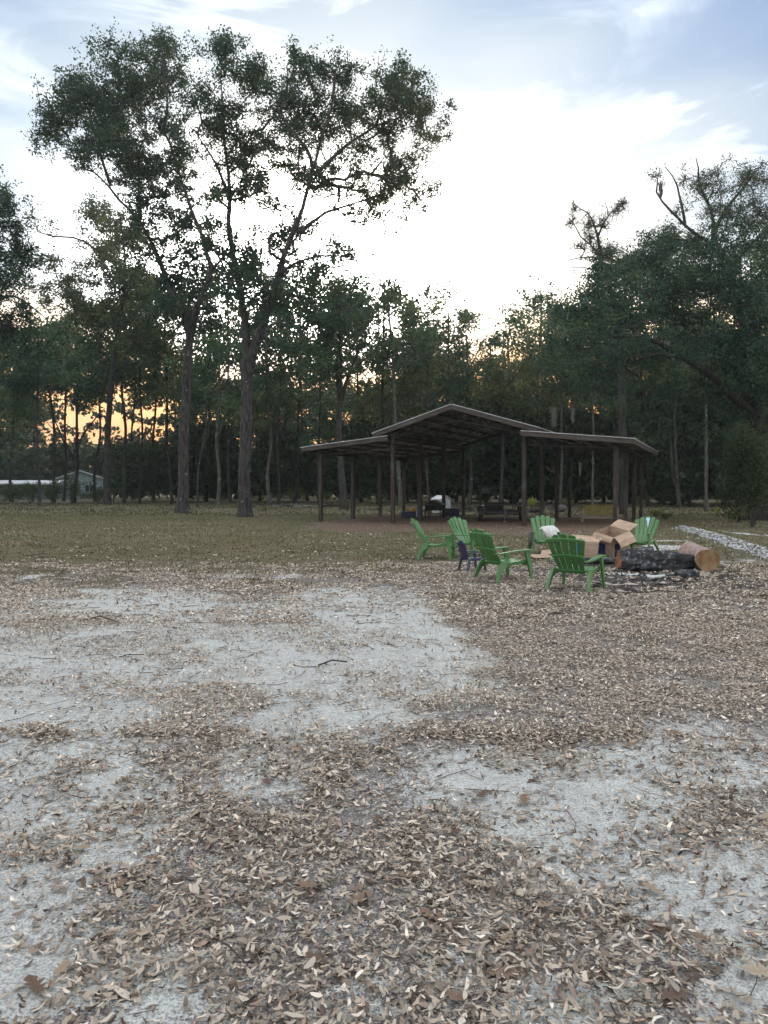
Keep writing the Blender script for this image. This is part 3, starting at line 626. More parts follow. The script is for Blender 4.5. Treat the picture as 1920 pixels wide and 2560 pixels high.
make_tree('tall oak with dark spreading crown, middle trunk of the three field trees', 'tree', (457, 1281), 50.1,
    [([(457, 1281), (458, 1200), (460, 1110), (464, 1010), (470, 900), (474, 830), (470, 780)], 14, 8.5),
     ([(472, 830, 0), (463, 796, 0), (445, 745, .6), (427, 709, 1), (400, 640, 1.5), (383, 600, 1.8), (360, 560, 2), (340, 535, 2), (305, 500, 2), (275, 463, 1.8), (240, 430, 1.5), (210, 405, 1.3), (170, 340, 1)], 7.5, 1.4),
     ([(474, 830, 0), (485, 785, -.6), (499, 745, -1), (520, 700, -1.5), (528, 673, -1.6), (512, 620, -1.6), (499, 579, -1.6), (480, 530, -1.5), (470, 499, -1.3), (450, 430, -1), (430, 370, -1), (412, 330, -1), (385, 290, -1), (362, 262, -1), (345, 190, -1)], 7.5, 1.4),
     ([(350, 550, 2), (347, 480, 1), (347, 434, .5), (340, 370, 0), (300, 290, 0)], 5, 2), ([(412, 340, -1), (420, 260, -2), (410, 180, -2.4), (405, 130, -2.4)], 4, 1.5), ([(275, 463, 1.8), (250, 380, 2.4), (230, 290, 3), (225, 230, 3)], 4, 2),
     ([(528, 673, -1.6), (560, 640, -2.4), (575, 600, -2.8)], 4, 2)],
    [(125, 300, 48, 48, 1), (165, 240, 62, 42, 1), (110, 350, 40, 26, .6), (225, 240, 70, 62, 1.1), (298, 150, 52, 58, 1), (262, 340, 80, 55, 1.1), (310, 255, 85, 60, 1.1), (400, 130, 55, 46, .9), (425, 190, 40, 60, .9), (375, 330, 80, 50, 1), (330, 410, 85, 50, 1), (220, 385, 50, 30, .8),
     (400, 440, 75, 50, 1), (450, 380, 60, 55, .9), (350, 490, 55, 35, .7), (425, 530, 55, 60, .9), (470, 580, 60, 50, .9), (500, 660, 60, 40, .8), (435, 720, 60, 55, .9), (480, 800, 62, 50, .7), (430, 640, 50, 44, .7), (255, 440, 40, 26, .6), (330, 190, 40, 50, .9), (390, 220, 50, 40, .6), (515, 560, 40, 36, .8), (560, 620, 46, 40, .7), (385, 630, 46, 34, .7), (400, 780, 60, 40, .6), (520, 740, 50, 44, .7), (350, 560, 40, 28, .6), (480, 470, 44, 40, .7)],
    grow=1.12, leaf=.17, sub=.60, nleaf=105, dens=4.4, sides=12, twigr=.019)
make_tree('slender leaning oak with grey trunk, leftmost of the three field trees', 'tree', (268, 1259), 78,
    [([(268, 1259), (267, 1180), (268, 1085), (273, 1010), (278, 955), (289, 868), (300, 790), (311, 723), (312, 650), (305, 580), (300, 540)], 9, 1.5),
     ([(289, 868, 0), (262, 850, 1), (217, 800, 2), (175, 760, 3), (150, 715, 3), (135, 660, 3)], 3.5, 2),
     ([(311, 700, 0), (285, 660, -1), (253, 636, -2), (215, 605, -2.5), (181, 593, -3), (130, 590, -3), (94, 579, -3), (85, 545, -3)], 4, 1.6),
     ([(295, 820, 0), (330, 790, -1), (370, 740, -2), (395, 700, -2)], 3.5, 1.6), ([(278, 930, 0), (310, 915, 0), (350, 905, 0), (400, 880, 0)], 3.5, 2)],
    [(290, 560, 62, 52, 1), (250, 620, 40, 30, .8), (330, 610, 50, 50, .9), (205, 700, 55, 42, .8), (150, 740, 52, 40, .7), (120, 660, 34, 30, .5), (100, 560, 40, 22, .4), (330, 690, 60, 45, .8), (385, 745, 60, 45, .8), (250, 770, 50, 38, .6), (205, 790, 45, 26, .6), (350, 850, 70, 30, .7), (240, 540, 30, 24, .5), (270, 690, 40, 50, .6)],
    grow=1.22, leaf=.27, sub=.85, nleaf=110, dens=4.4, sides=9, greens=((.05, .07, .036), (.075, .09, .04)))
make_tree('oak whose ragged crown enters the picture at the left edge', 'tree', (-90, 1275), 56,
    [([(-90, 1275), (-88, 1100), (-80, 950), (-70, 800), (-50, 680), (-20, 580), (0, 520)], 18, 4), ([(-75, 860), (-40, 780), (20, 740), (70, 760), (120, 800)], 6, 2), ([(-50, 680), (0, 650), (50, 640)], 5, 2)],
    [(10, 525, 52, 34, 1), (30, 580, 46, 34, .9), (-40, 500, 60, 60, 1), (45, 650, 52, 40, .9), (10, 700, 60, 50, .9), (-60, 620, 80, 80, 1), (60, 700, 30, 30, .7), (-60, 760, 80, 70, 1), (45, 790, 55, 35, .7), (10, 830, 70, 40, .9)],
    grow=1.1, leaf=.21, sub=.65, nleaf=100, dens=3.8)

# ---- the right hand trees
make_tree('sprawling live oak at the right edge with a long arching lower limb', 'tree', (1905, 1300), 38,
    [([(1905, 1300), (1900, 1200), (1893, 1100), (1888, 1020), (1880, 950), (1885, 860)], 30, 17),
     ([(1890, 1045, 0), (1855, 1010, -1), (1822, 985, -1.5), (1780, 945, -2), (1725, 908, -2.4), (1680, 888, -2.6), (1640, 886, -2.8), (1590, 900, -3), (1540, 925, -3)], 12, 4),
     ([(1885, 930, 0), (1840, 850, 2), (1760, 800, 4), (1660, 770, 5), (1560, 780, 6), (1480, 820, 6)], 12, 4),
     ([(1690, 885, -2.6), (1630, 850, -3), (1560, 840, -3), (1480, 850, -3)], 6, 2.5), ([(1885, 860, 0), (1900, 760, 0), (1950, 680, 0)], 12, 4)],
    [(1490, 790, 90, 60, 1.1), (1440, 850, 70, 50, .9), (1580, 730, 100, 60, 1.2), (1680, 700, 90, 60, 1.2), (1560, 820, 100, 70, 1.2), (1680, 800, 110, 70, 1.3), (1790, 760, 90, 60, 1.2), (1880, 740, 80, 70, 1.1), (1800, 850, 100, 60, 1.3), (1890, 860, 80, 80, 1.3), (1600, 900, 110, 34, 1),
     (1720, 890, 90, 34, 1), (1850, 960, 90, 60, 1.2), (1500, 720, 60, 40, .8), (1450, 740, 46, 36, .6), (1640, 650, 80, 34, .6), (1800, 680, 60, 40, .8), (1930, 1000, 70, 90, 1), (1780, 1010, 60, 26, .5), (1960, 850, 80, 120, 1), (1900, 650, 70, 50, .8), (1480, 930, 60, 40, .8), (1400, 800, 34, 30, .6), (1760, 700, 90, 60, 1.2), (1500, 680, 60, 40, .8), (1570, 650, 60, 40, .8), (1660, 610, 70, 44, .9), (1760, 620, 80, 50, .9), (1870, 600, 80, 60, .9), (1420, 770, 50, 40, .8), (1850, 1060, 80, 70, 1), (1900, 1130, 60, 80, 1.1), (1800, 930, 90, 50, 1), (1640, 960, 90, 40, .8), (1740, 1080, 50, 40, .5)],
    grow=1.08, leaf=.15, sub=.55, nleaf=110, dens=2.6, bark='bark_dark', sides=12, yellow=.02, name='live_oak')
make_tree('thin topped tree with bare antler like twigs above the live oak', 'tree', (1862, 1290), 43,
    [([(1862, 1290), (1865, 1100), (1870, 900), (1862, 800), (1842, 740), (1830, 720), (1812, 650), (1785, 605), (1788, 560)], 17, 7),
     ([(1788, 580, 0), (1775, 520, .3), (1750, 470, .4), (1745, 420, .4), (1740, 395, .3)], 5, 1.6), ([(1788, 570, 0), (1815, 520, -.5), (1850, 480, -.8), (1880, 440, -1), (1910, 405, -1)], 5, 1.6),
     ([(1800, 620, 0), (1745, 590, 0), (1710, 560, 0), (1680, 533, 0), (1655, 505, 0), (1640, 480, 0), (1643, 450, 0), (1650, 420, 0)], 4.5, 1.5), ([(1712, 560, 0), (1706, 510, .2), (1695, 465, .3), (1680, 440, .3), (1662, 416, .3)], 3.6, 1.3),
     ([(1820, 680), (1870, 620), (1920, 570), (1960, 520)], 5, 2)],
    [(1740, 440, 40, 46, .8), (1800, 450, 50, 50, .8), (1860, 440, 60, 46, .8), (1900, 480, 60, 60, 1), (1760, 520, 60, 46, .7), (1840, 540, 70, 56, 1), (1700, 600, 60, 40, .9), (1650, 620, 60, 34, .9), (1740, 620, 70, 50, 1), (1900, 580, 60, 56, 1), (1650, 440, 18, 24, .5), (1570, 640, 50, 34, .8), (1690, 540, 26, 24, .8)],
    leaf=.11, sub=.42, nleaf=42, dens=4.6, bark='bark', bare=True, name='bare_topped_tree', twigr=.012, yellow=.12)
make_tree('leafless dead snag poking up against the white sky left of the bare topped tree', 'dead tree', (1560, 1290), 46,
    [([(1560, 1290), (1556, 1000), (1545, 800), (1524, 712), (1505, 666), (1500, 627), (1493, 582)], 9, 3.2),
     ([(1494, 590), (1482, 552), (1468, 533), (1455, 524), (1441, 516)], 2.6, 1.2), ([(1494, 588), (1505, 560), (1520, 538), (1545, 515), (1566, 502)], 2.6, 1.1), ([(1500, 636), (1480, 612), (1456, 592), (1443, 570), (1430, 552)], 2.3, 1.1),
     ([(1502, 650), (1478, 642), (1450, 644), (1421, 650)], 2.0, 1), ([(1512, 685), (1486, 674), (1458, 668), (1426, 669)], 2.0, 1), ([(1520, 538), (1518, 520), (1512, 505)], 1.4, .8), ([(1545, 515), (1562, 520)], 1.2, .8)],
    [(1437, 520, 10, 8, 2), (1430, 560, 9, 12, 2), (1555, 508, 14, 9, 2), (1515, 515, 8, 9, 2), (1500, 600, 20, 12, 1.2), (1470, 590, 12, 12, 1.2), (1515, 640, 18, 16, 2.4), (1530, 625, 18, 16, 2), (1450, 545, 16, 12, 2), (1470, 560, 16, 14, 2), (1480, 600, 16, 14, 2), (1510, 560, 14, 14, 2), (1540, 530, 14, 12, 2), (1505, 690, 20, 16, 2), (1455, 620, 16, 12, 1.4), (1490, 630, 16, 14, 2)],
    leaf=.07, sub=.26, nleaf=3, dens=4.0, bare=True, name='dead_snag', twigr=.015, flare=.3)

# ---- forest behind
GAPS = [(255, 1045, 155, 52, .90), (180, 1085, 80, 28, .85), (370, 1050, 55, 55, .88), (565, 940, 32, 26, .85), (630, 1105, 13, 34, .95), (700, 1035, 60, 14, .6), (1190, 880, 30, 70, .8), (820, 925, 22, 22, .6), (905, 955, 16, 26, .7), (770, 1055, 40, 22, .5), (640, 820, 40, 40, .4), (120, 870, 60, 60, .3), (560, 760, 40, 60, .5), (1225, 850, 70, 56, .75), (1395, 780, 50, 30, .5), (1105, 810, 60, 42, .65), (1320, 830, 50, 44, .6), (1290, 900, 30, 40, .5), (850, 850, 20, 20, .7), (160, 1000, 40, 30, .5), (440, 1020, 20, 30, .5)]
_r = random.Random(5)
GAPS += [(_r.uniform(450, 960), _r.uniform(1020, 1110), _r.uniform(9, 24), _r.uniform(7, 17), 1) for _ in range(26)] + [(_r.uniform(1150, 1700), _r.uniform(930, 1050), _r.uniform(6, 17), _r.uniform(6, 13), 1) for _ in range(16)] + [(_r.uniform(20, 440), _r.uniform(900, 1010), _r.uniform(10, 26), _r.uniform(7, 16), 1) for _ in range(12)]
def gapf(X_, Y_):
    for (a_, b2, rx, ry, p_) in GAPS:
        if ((X_ - a_) / rx) ** 2 + ((Y_ - b2) / ry) ** 2 < 1 and random.random() < p_: return True
    return False
SIL = [(-200, 800), (0, 800), (60, 800), (130, 770), (220, 740), (300, 700), (350, 670), (420, 640), (500, 640), (560, 640), (640, 610), (700, 610), (760, 640), (830, 650), (880, 690), (930, 680), (1000, 690), (1080, 720), (1150, 750), (1190, 775), (1250, 785), (1300, 765), (1360, 715), (1420, 690), (1500, 640), (1600, 590), (1750, 560), (1950, 560), (2200, 600)]
def sil(x_):
    return float(np.interp(x_, [a_[0] for a_ in SIL], [a_[1] for a_ in SIL]))
FG = ((.032, .068, .042), (.050, .088, .046), (.041, .079, .056))
FY = ((.090, .105, .044), (.066, .090, .046))
def forest_tree(bx, D, top, half, bot, lean=0, label=None, group='trees of the wood behind the clearing', bark='bark_dark', w=9, greens=FG, leaf=None, n=None, fork=None, nleaf=76, cat='tree', dens=2.8):
    by = HOR + CH * F / D; s = D / F; w *= .66
    limbs = [([(bx, by), (bx + lean * .2 + random.uniform(-7, 7), by - (by - bot) * .3), (bx + lean * .4 + random.uniform(-9, 9), by - (by - bot) * .65), (bx + lean * .7, bot), (bx + lean, (bot + top) / 2), (bx + lean * 1.1, top + 40)], w, 2)]
    for k in range(3):
        sg = -1 if k % 2 else 1; yb = bot - (bot - top) * random.uniform(-.05, .45)
        limbs.append(([(bx + lean * .7, yb + 25, 0), (bx + lean + sg * half * .45, yb - 20, random.uniform(-2, 2)), (bx + lean + sg * half * .85, yb - 70, random.uniform(-3, 3))], w * .35, 1.5))
    if fork: limbs += fork
    elif random.random() < .45:
        sg = random.choice((-1, 1)); yf = by - (by - bot) * random.uniform(.25, .75); limbs.append(([(bx + lean * .35, yf), (bx + lean * .35 + sg * 14, yf - 45), (bx + lean * .4 + sg * random.uniform(20, 45), yf - 110), (bx + sg * random.uniform(30, 60), yf - 170)], w * .6, 1.2))
    n = n or max(8, int(half * (bot - top) / 1700)); cl = []
    for k in range(n):
        f_ = (k + .5) / n; yy = top + 22 + f_ * (bot - top - 10); wd = half * (math.sin(math.pi * min(1, .18 + f_ * .8)) * .75 + .25)
        xx = bx + lean + random.uniform(-1, 1) * wd; top_l = sil(xx) + random.uniform(-8, 26)
        ry = random.uniform(22, 38); yy = max(yy, top_l + ry)
        cl.append((xx, yy, random.uniform(36, 62), ry, 1))
    return make_tree(label or 'dark leafy oak standing in the wood behind the clearing', cat, (bx, by), D, limbs, cl, leaf=leaf or D * .0047, sub=.0135 * D, nleaf=nleaf, dens=dens, bark=bark, group=group, greens=greens, sides=7, gaps=gapf, name='forest_tree', flare=.5, yellow=.04, twigr=.016)
# distinct trees
forest_tree(858, 60, 660, 130, 930, -10, 'grey oak forking at head of its trunk, just left of the pavilion gable', None, 'bark', 15, FG, n=18,
            fork=[([(853, 1000, 0), (868, 950, -.5), (893, 885, -1), (905, 840, -1)], 7, 3), ([(850, 990, 0), (843, 930, 0), (842, 850, 0)], 8, 4)])
forest_tree(1003, 68, 690, 130, 900, -30, 'pale leaning trunk rising behind the left wing of the pavilion', None, 'bark_pale', 9, FG, n=14)
forest_tree(1073, 78, 740, 70, 960, -3, 'narrow pale barked tree seen behind the dog house', None, 'bark_pale', 6, FY, n=9)
forest_tree(698, 80, 720, 80, 1000, 4, 'grey tree with a crooked side branch right of the big forked oak', None, 'bark', 6, FG, fork=[([(698, 1095), (712, 1060), (722, 1020), (728, 985)], 3.4, 2)], n=10)
forest_tree(676, 76, 760, 60, 1010, -12, 'short pale trunk standing two steps left of the crooked branch tree', None, 'bark_pale', 8, FG, n=9)
forest_tree(183, 84, 860, 110, 1000, 12, 'black silhouetted tree against the orange gap, left of the slender oak', None, 'bark_dark', 7, FG, n=12, fork=[([(186, 1130), (220, 1070), (262, 1020)], 3.5, 1.5), ([(184, 1150), (160, 1100), (120, 1060)], 3, 1.5)])
forest_tree(348, 80, 830, 70, 985, 2, 'straight thin black trunk in the right part of the orange gap', None, 'bark_dark', 4.5, FG, n=9)
forest_tree(545, 74, 800, 80, 1020, 3, 'pale short trunk between the two tall oaks', None, 'bark_pale', 8, FG, n=10)
forest_tree(495, 66, 830, 50, 960, 30, 'thin leaning sapling beside the middle field oak', None, 'bark', 4, FG, n=5)
forest_tree(1172, 72, 800, 60, 960, -5, 'grey trunk standing behind the middle bay of the pavilion', None, 'bark', 8, FG, n=9)
forest_tree(1400, 70, 730, 90, 950, 4, 'pale trunk with one broken side branch behind the right wing', None, 'bark_pale', 6, FG, n=12, fork=[([(1401, 1195), (1385, 1180), (1368, 1172), (1360, 1165)], 3, 1.5)])
forest_tree(1480, 66, 740, 90, 960, -2, 'thin pale trunk behind the yellow glider', None, 'bark_pale', 5, FG, n=12)
forest_tree(1698, 62, 760, 120, 960, -12, 'dark twin trunk tree right of the pavilion', None, 'bark', 7, FG, n=14, fork=[([(1700, 1240), (1684, 1190), (1676, 1100), (1674, 1000)], 5, 3)])
forest_tree(1768, 55, 760, 90, 940, -8, 'slim pale trunk standing alone between pavilion and live oak', None, 'bark_pale', 6.5, FY, n=9)
forest_tree(1545, 72, 760, 90, 980, 2, 'slim pale trunk just above the right wing roof corner', None, 'bark_pale', 5, FG, n=12)
LM = [(0, 'left picture edge'), (140, 'white house'), (268, 'slender field oak'), (457, 'middle tall oak'), (612, 'big forked oak'), (698, 'crooked branch tree'), (798, 'left wing of the pavilion'), (880, 'grey forked oak'), (1003, 'pale leaning trunk'), (1137, 'pavilion gable peak'), (1262, 'utility trailer'), (1400, 'pale broken branch trunk'), (1500, 'yellow glider'), (1600, 'right pavilion corner'), (1698, 'dark twin trunk tree'), (1768, 'slim lone pale trunk'), (1900, 'live oak trunk')]
seen_lb = set()
def row_label(bx, D, lean, bark):
    lm = min(LM, key=lambda q: abs(q[0] - bx)); side = 'left of' if bx < lm[0] else 'right of'
    far = 'nearer' if D < 76 else 'deeper standing' if D < 90 else 'farthest'
    tone = {'bark_dark': 'black trunked', 'bark': 'grey trunked'}[bark]; ln = 'leaning left' if lean < -7 else 'leaning right' if lean > 7 else 'upright'
    for cand in (f'{tone} {ln} wood tree, just {side} the {lm[1]}', f'{far} {tone} {ln} wood tree, just {side} the {lm[1]}', f'{far} {tone} {ln} tree a step {side} the {lm[1]}, in the dark wood', f'{tone} tree {ln}, seen deep in the wood {side} the {lm[1]}'):
        if cand not in seen_lb: seen_lb.add(cand); return cand
for k, (bx, D, w) in enumerate([(-150, 70, 9), (-40, 82, 8), (30, 92, 6), (98, 72, 5), (135, 88, 6), (160, 98, 5), (240, 96, 5), (310, 86, 7), (330, 105, 4), (385, 90, 5), (430, 78, 6), (515, 92, 6), (575, 84, 6), (650, 96, 5), (735, 86, 6), (770, 98, 5), (800, 74, 7), (905, 88, 6), (945, 78, 7), (1020, 96, 5), (1045, 84, 6), (1110, 74, 6),
        (1140, 92, 5), (1215, 84, 6), (1250, 72, 7), (1290, 88, 6), (1330, 78, 6), (1365, 96, 5), (1440, 84, 6), (1510, 90, 6), (1575, 80, 6), (1620, 66, 7), (1650, 88, 6), (1725, 80, 6), (1810, 70, 7), (1845, 84, 6), (1890, 64, 8), (1960, 74, 8), (2060, 66, 9), (2180, 72, 9), (-260, 66, 9)]):
    top = sil(bx) + random.uniform(-10, 70)
    ln_ = random.uniform(-20, 20); bk_ = random.choice(['bark_dark', 'bark', 'bark_dark'])
    forest_tree(bx, D, top, random.uniform(80, 125), random.uniform(980, 1130) if bx > 440 or bx < 60 else random.uniform(960, 1010), ln_, label=row_label(bx, D, ln_, bk_) if -60 < bx < 1990 else f"wood tree beyond the {'left' if bx < 900 else 'right'} edge of the picture, {'nearer' if abs(bx - 960) < 1150 else 'farther'} one" , w=w, bark=bk_, greens=random.choice([FG, FG, FY]), n=12)

# far wood: foliage mass and understory that nobody could count
def foliage_mass(name, label, spans, count, leaf, greens, kind='stuff', cat='woodland'):
    """spans: list of (x0,x1,D,depth,ylow,yhigh) in px height"""
    Cs = []; tot_ = sum((q[1] - q[0]) * abs(q[5] - q[4]) * (q[2] / 100) ** 2 for q in spans)
    for (x0, x1, D, dp, yl, yh) in spans:
        per = int(count * (x1 - x0) * abs(yh - yl) * (D / 100) ** 2 / tot_)
        nc = max(6, int((x1 - x0) / 5)); c_ = []
        for k in range(nc * 3):
            nx_ = max(1, int(math.sqrt(nc * 3 * (x1 - x0) / max(abs(yh - yl), 1)))); ny_ = max(1, nc * 3 // nx_); X_ = x0 + (x1 - x0) * ((k % nx_) + random.random()) / nx_; f_ = min(1, (k // nx_ + random.random()) / ny_); Y_ = yl + (yh - yl) * f_
            if random.random() > .2 and gapf(X_, Y_): continue
            c_.append(np.array(P(X_, Y_, D + random.uniform(0, dp))))
        c_ = np.array(c_); q = rng.normal(size=(per, 3)); q /= np.linalg.norm(q, axis=1)[:, None]; q *= (rng.random(per) ** .45)[:, None]
        r_ = np.array([D * .013, D * .013, D * .009]); cc_ = c_[rng.integers(0, len(c_), per)] + q * r_ * rng.uniform(.6, 1.4, (per, 1)); cc_[:, 2] = np.abs(cc_[:, 2]); Cs.append(cc_)
    C_ = np.concatenate(Cs); V_ = leaf_quads(C_, leaf, leaf * .6)
    tc_ = np.array(greens)[rng.integers(0, len(greens), len(C_))] * rng.uniform(.6, 1.3, (len(C_), 1))
    o = mesh_np(name, V_, np.arange(len(V_)).reshape(-1, 4), M['leaf'], tint=np.repeat(tc_, 4, 0)); return tag(o, label, cat, kind=kind)
foliage_mass('far_wood', 'dark mass of far woodland closing the clearing behind the tree trunks', [(-500, 120, 122, 14, 1215, 900), (120, 440, 128, 10, 1215, 1000), (440, 1000, 122, 14, 1215, 960), (1000, 1500, 118, 14, 1215, 900), (1500, 2500, 112, 14, 1215, 850), (-500, -30, 108, 6, 1240, 1205), (285, 2500, 108, 6, 1240, 1205), (-500, 2500, 128, 8, 1232, 1130), (-500, 110, 150, 10, 1225, 960), (440, 1700, 150, 8, 1225, 980), (1600, 2500, 146, 8, 1225, 960)], 190000, 1.0, ((.026, .046, .030), (.038, .058, .034)))
foliage_mass('understory', 'dark shrubs and saplings growing under the trees of the wood', [(-350, -30, 84, 12, 1235, 1130), (285, 460, 92, 10, 1232, 1120), (440, 800, 88, 12, 1235, 1070), (800, 1200, 84, 14, 1238, 1060), (1200, 1700, 76, 14, 1242, 1020), (1600, 2300, 62, 14, 1250, 980)], 88000, .56, ((.022, .040, .025), (.034, .054, .030)), cat='shrubs')

# individual shrubs and weeds
def shrub(label, x_, y_, wpx, hpx, greens, n=1400, leaf=.11, cat='bush', name='bush', group=None, D=None):
    g = G(x_, y_) if D is None else P(x_, HOR, D); g.z = 0; D = g.y; s = D / F; root = empty(name, g); tag(root, label, cat, group)
    k = 9; cs = np.array([[random.uniform(-1, 1) * wpx * s * .32, random.uniform(-.5, .5) * wpx * s * .5, random.uniform(.3, .85) * hpx * s] for _ in range(k)])
    m = MB()
    for c_ in cs:
        m.tube([(random.uniform(-.08, .08), random.uniform(-.08, .08), -.05), tuple(c_ * [.45, .45, .5]), tuple(c_)], [.02, .014, .006], 4)
    m.build('stems', M['twig'], root)
    q = rng.normal(size=(n, 3)); q /= np.linalg.norm(q, axis=1)[:, None]; q *= (rng.random(n) ** .5)[:, None]
    C_ = cs[rng.integers(0, k, n)] + q * np.array([wpx * s * .26, wpx * s * .24, hpx * s * .3]); C_[:, 2] = np.abs(C_[:, 2]) + .02
    V_ = leaf_quads(C_, leaf, leaf * .5, .3); tc_ = np.array(greens)[rng.integers(0, len(greens), n)] * rng.uniform(.6, 1.4, (n, 1))
    mesh_np('foliage', V_, np.arange(len(V_)).reshape(-1, 4), M['leaf_bush'], root, tint=np.repeat(tc_, 4, 0)); return root
YG = ((.13, .16, .045), (.09, .13, .04), (.17, .18, .06)); DG = ((.035, .055, .025), (.05, .07, .03)); PG = ((.10, .12, .05), (.07, .085, .04))
shrub('yellow green bush right of the big forked oak', 738, 1256, 60, 42, YG)
shrub('yellow green bush behind the left pavilion post, beside the grey oak', 810, 1258, 54, 34, PG)
shrub('brown brush and vines round the foot of the grey forked oak', 866, 1275, 74, 30, ((.07, .055, .035), (.05, .05, .03)), 900)
shrub('bright yellow sapling behind the trailer, right of the centre post', 1328, 1276, 26, 32, ((.26, .27, .06), (.2, .22, .06)), 500, .1)
shrub('small bright green weeds just right of the pavilion', 1640, 1292, 38, 16, YG, 500, .09)
shrub('low leafy weeds right of the first weeds by the pavilion', 1665, 1298, 30, 14, PG, 400, .08)
shrub('single yellow flowering weed before the slim pale trunk', 1795, 1292, 16, 24, ((.28, .26, .06),), 240, .08)
shrub('small pale weed at the right, beside the yellow one', 1822, 1294, 20, 16, PG, 200, .08)
shrub('dark rounded shrub on the grass beside the slender oak', 225, 1247, 44, 18, DG, 900, .2)
shrub('tall dark evergreen bush at the right edge under the live oak', 1880, 1318, 140, 230, ((.022, .036, .018), (.032, .048, .022)), 9000, .12)
shrub('light green leafed bush hanging over the dark one at the right edge', 1885, 1310, 110, 300, ((.055, .075, .03), (.035, .052, .022)), 1800, .11)
shrub('mossy low brush left of the evergreen bush', 1845, 1305, 60, 40, PG, 900, .1)
shrub('green ferny clump on the wood edge between the two tall oaks', 555, 1252, 34, 22, PG, 600, .12)
shrub('ferny clump at the wood edge beside the right tall oak', 640, 1250, 60, 16, PG, 600, .14)
shrub('dark shrub hiding the left end of the long shed', 5, 1260, 90, 52, DG, 1500, .22)
shrub('dark leafy shrub before the middle of the long shed', 75, 1259, 80, 50, DG, 1000, .22)
shrub('tall thin brush before the left corner of the white house', 178, 1259, 60, 80, DG, 900, .22)
shrub('dark thin shrub between the long shed and the white house', 130, 1259, 60, 60, DG, 1000, .22)
shrub('low shaded bush in front of the white house door', 245, 1258, 80, 60, DG, 900, .22)
shrub('small pale weed left of the white shed', 1052, 1262, 20, 16, YG, 300, .09)
for x_, y_, w_, h_, l_ in ((1420, 1268, 40, 22, 'behind the dark posts of the right wing'), (1600, 1262, 50, 18, 'just beyond the right pavilion corner'), (1000, 1262, 36, 16, 'behind the orange toy tub'), (925, 1266, 34, 18, 'right of the grey forked oak foot')):
    shrub('low weedy clump at the wood edge ' + l_, x_, y_, w_, h_, PG, 500, .12, group='weedy clumps behind the pavilion')

# hanging moss
def moss(label, x_, y_, D, wpx, hpx, n=260):
    s = D / F; c_ = np.array(P(x_, y_, D)); st = np.array([rng.normal(0, wpx * s * .35, n), rng.normal(0, wpx * s * .35, n), np.zeros(n)]).T
    z_ = -rng.random(n) ** .8 * hpx * s; C_ = st * (1 + z_[:, None] / (hpx * s) * .6) + np.array([0, 0, 1]) * z_[:, None]
    v1 = np.tile([0, 0, -1.], (n, 1)) + rng.normal(0, .12, (n, 3)); a_ = rng.random(n) * 6.28; sd = np.stack([np.cos(a_), np.sin(a_), a_ * 0], 1) * .02
    L_ = (hpx * s * .22); V_ = np.stack([C_ - sd, C_ + sd, C_ + v1 * L_ + sd * .3, C_ + v1 * L_ - sd * .3], 1).reshape(-1, 3)
    o = mesh_np('hanging_moss', V_, np.arange(len(V_)).reshape(-1, 4), M['moss'], tint=np.tile([.17, .18, .15], (len(V_), 1))); o.location = c_; tag(o, label, 'hanging moss', kind='stuff')
moss('grey moss tuft hanging in the bare antler twigs at upper right', 1652, 450, 43, 12, 36)
moss('pale moss curtain hanging from the tree behind the right wing', 1385, 1015, 62, 13, 46, 240)
moss('second pale moss curtain, right of the first behind the pavilion roof', 1432, 1015, 62, 9, 36, 180)
moss('thin moss strand hanging in the shade under the right wing', 1450, 1155, 62, 5, 28, 120)
moss('grey moss hanging by the live oak trunk', 1900, 700, 38, 24, 60, 360)
moss('grey moss patch below the live oak crown over its arching limb', 1660, 850, 36, 26, 34, 300)

# ---------------------------------------------------------------- pavilion
PO = Vector((-3.115, 36.39, 0)); TH = .4312; U = Vector((math.cos(TH), -math.sin(TH), 0)); Vd = Vector((math.sin(TH), math.cos(TH), 0)); PL = 3.465
W1, W2, W3 = 3.889, 6.241, 3.823; OFF = [0, W1, W1 + W2, W1 + W2 + W3]
pav = empty('open_pavilion', PO, -TH); tag(pav, 'open sided wooden pole pavilion with raised gable and two lean-to wings', 'pavilion')
# local frame: x across, y away, z up
def top_at(x_):   # underside of roof
    if x_ <= W1: return 3.42 + (x_ / W1) * .30
    if x_ >= OFF[2]: return 3.75 - ((x_ - OFF[2]) / W3) * .32
    return 4.05 + (1 - abs(x_ - (W1 + W2 / 2)) / (W2 / 2)) * 1.05
for j in range(4):
    for i, x_ in enumerate(OFF):
        h = [3.30, 4.12, 4.12, 3.30][i]; m = MB(); w_ = .17
        pts = []; lean_ = random.uniform(-.02, .02)
        m.hexa([(x_ - w_ / 2, j * PL - w_ / 2, -.2), (x_ + w_ / 2, j * PL - w_ / 2, -.2), (x_ + w_ / 2, j * PL + w_ / 2, -.2), (x_ - w_ / 2, j * PL + w_ / 2, -.2)] +
               [(x_ - w_ / 2 + lean_, j * PL - w_ / 2, h), (x_ + w_ / 2 + lean_, j * PL - w_ / 2, h), (x_ + w_ / 2 + lean_, j * PL + w_ / 2, h), (x_ - w_ / 2 + lean_, j * PL + w_ / 2, h)])
        m.build('post', M['post'], pav, bevel=.012)
Y0, Y1 = -.62, 3 * PL + .62
slopes = [  # (x0,z0,x1,z1): from the low eave to the high side
    (-.62, 3.50, W1 + .02, 3.92), (W1 - .62, 4.10, W1 + W2 / 2, 5.22), (OFF[2] + .62, 4.10, W1 + W2 / 2, 5.22), (OFF[3] + .66, 3.50, OFF[2] - .02, 3.95)]
sheet_cache = {}
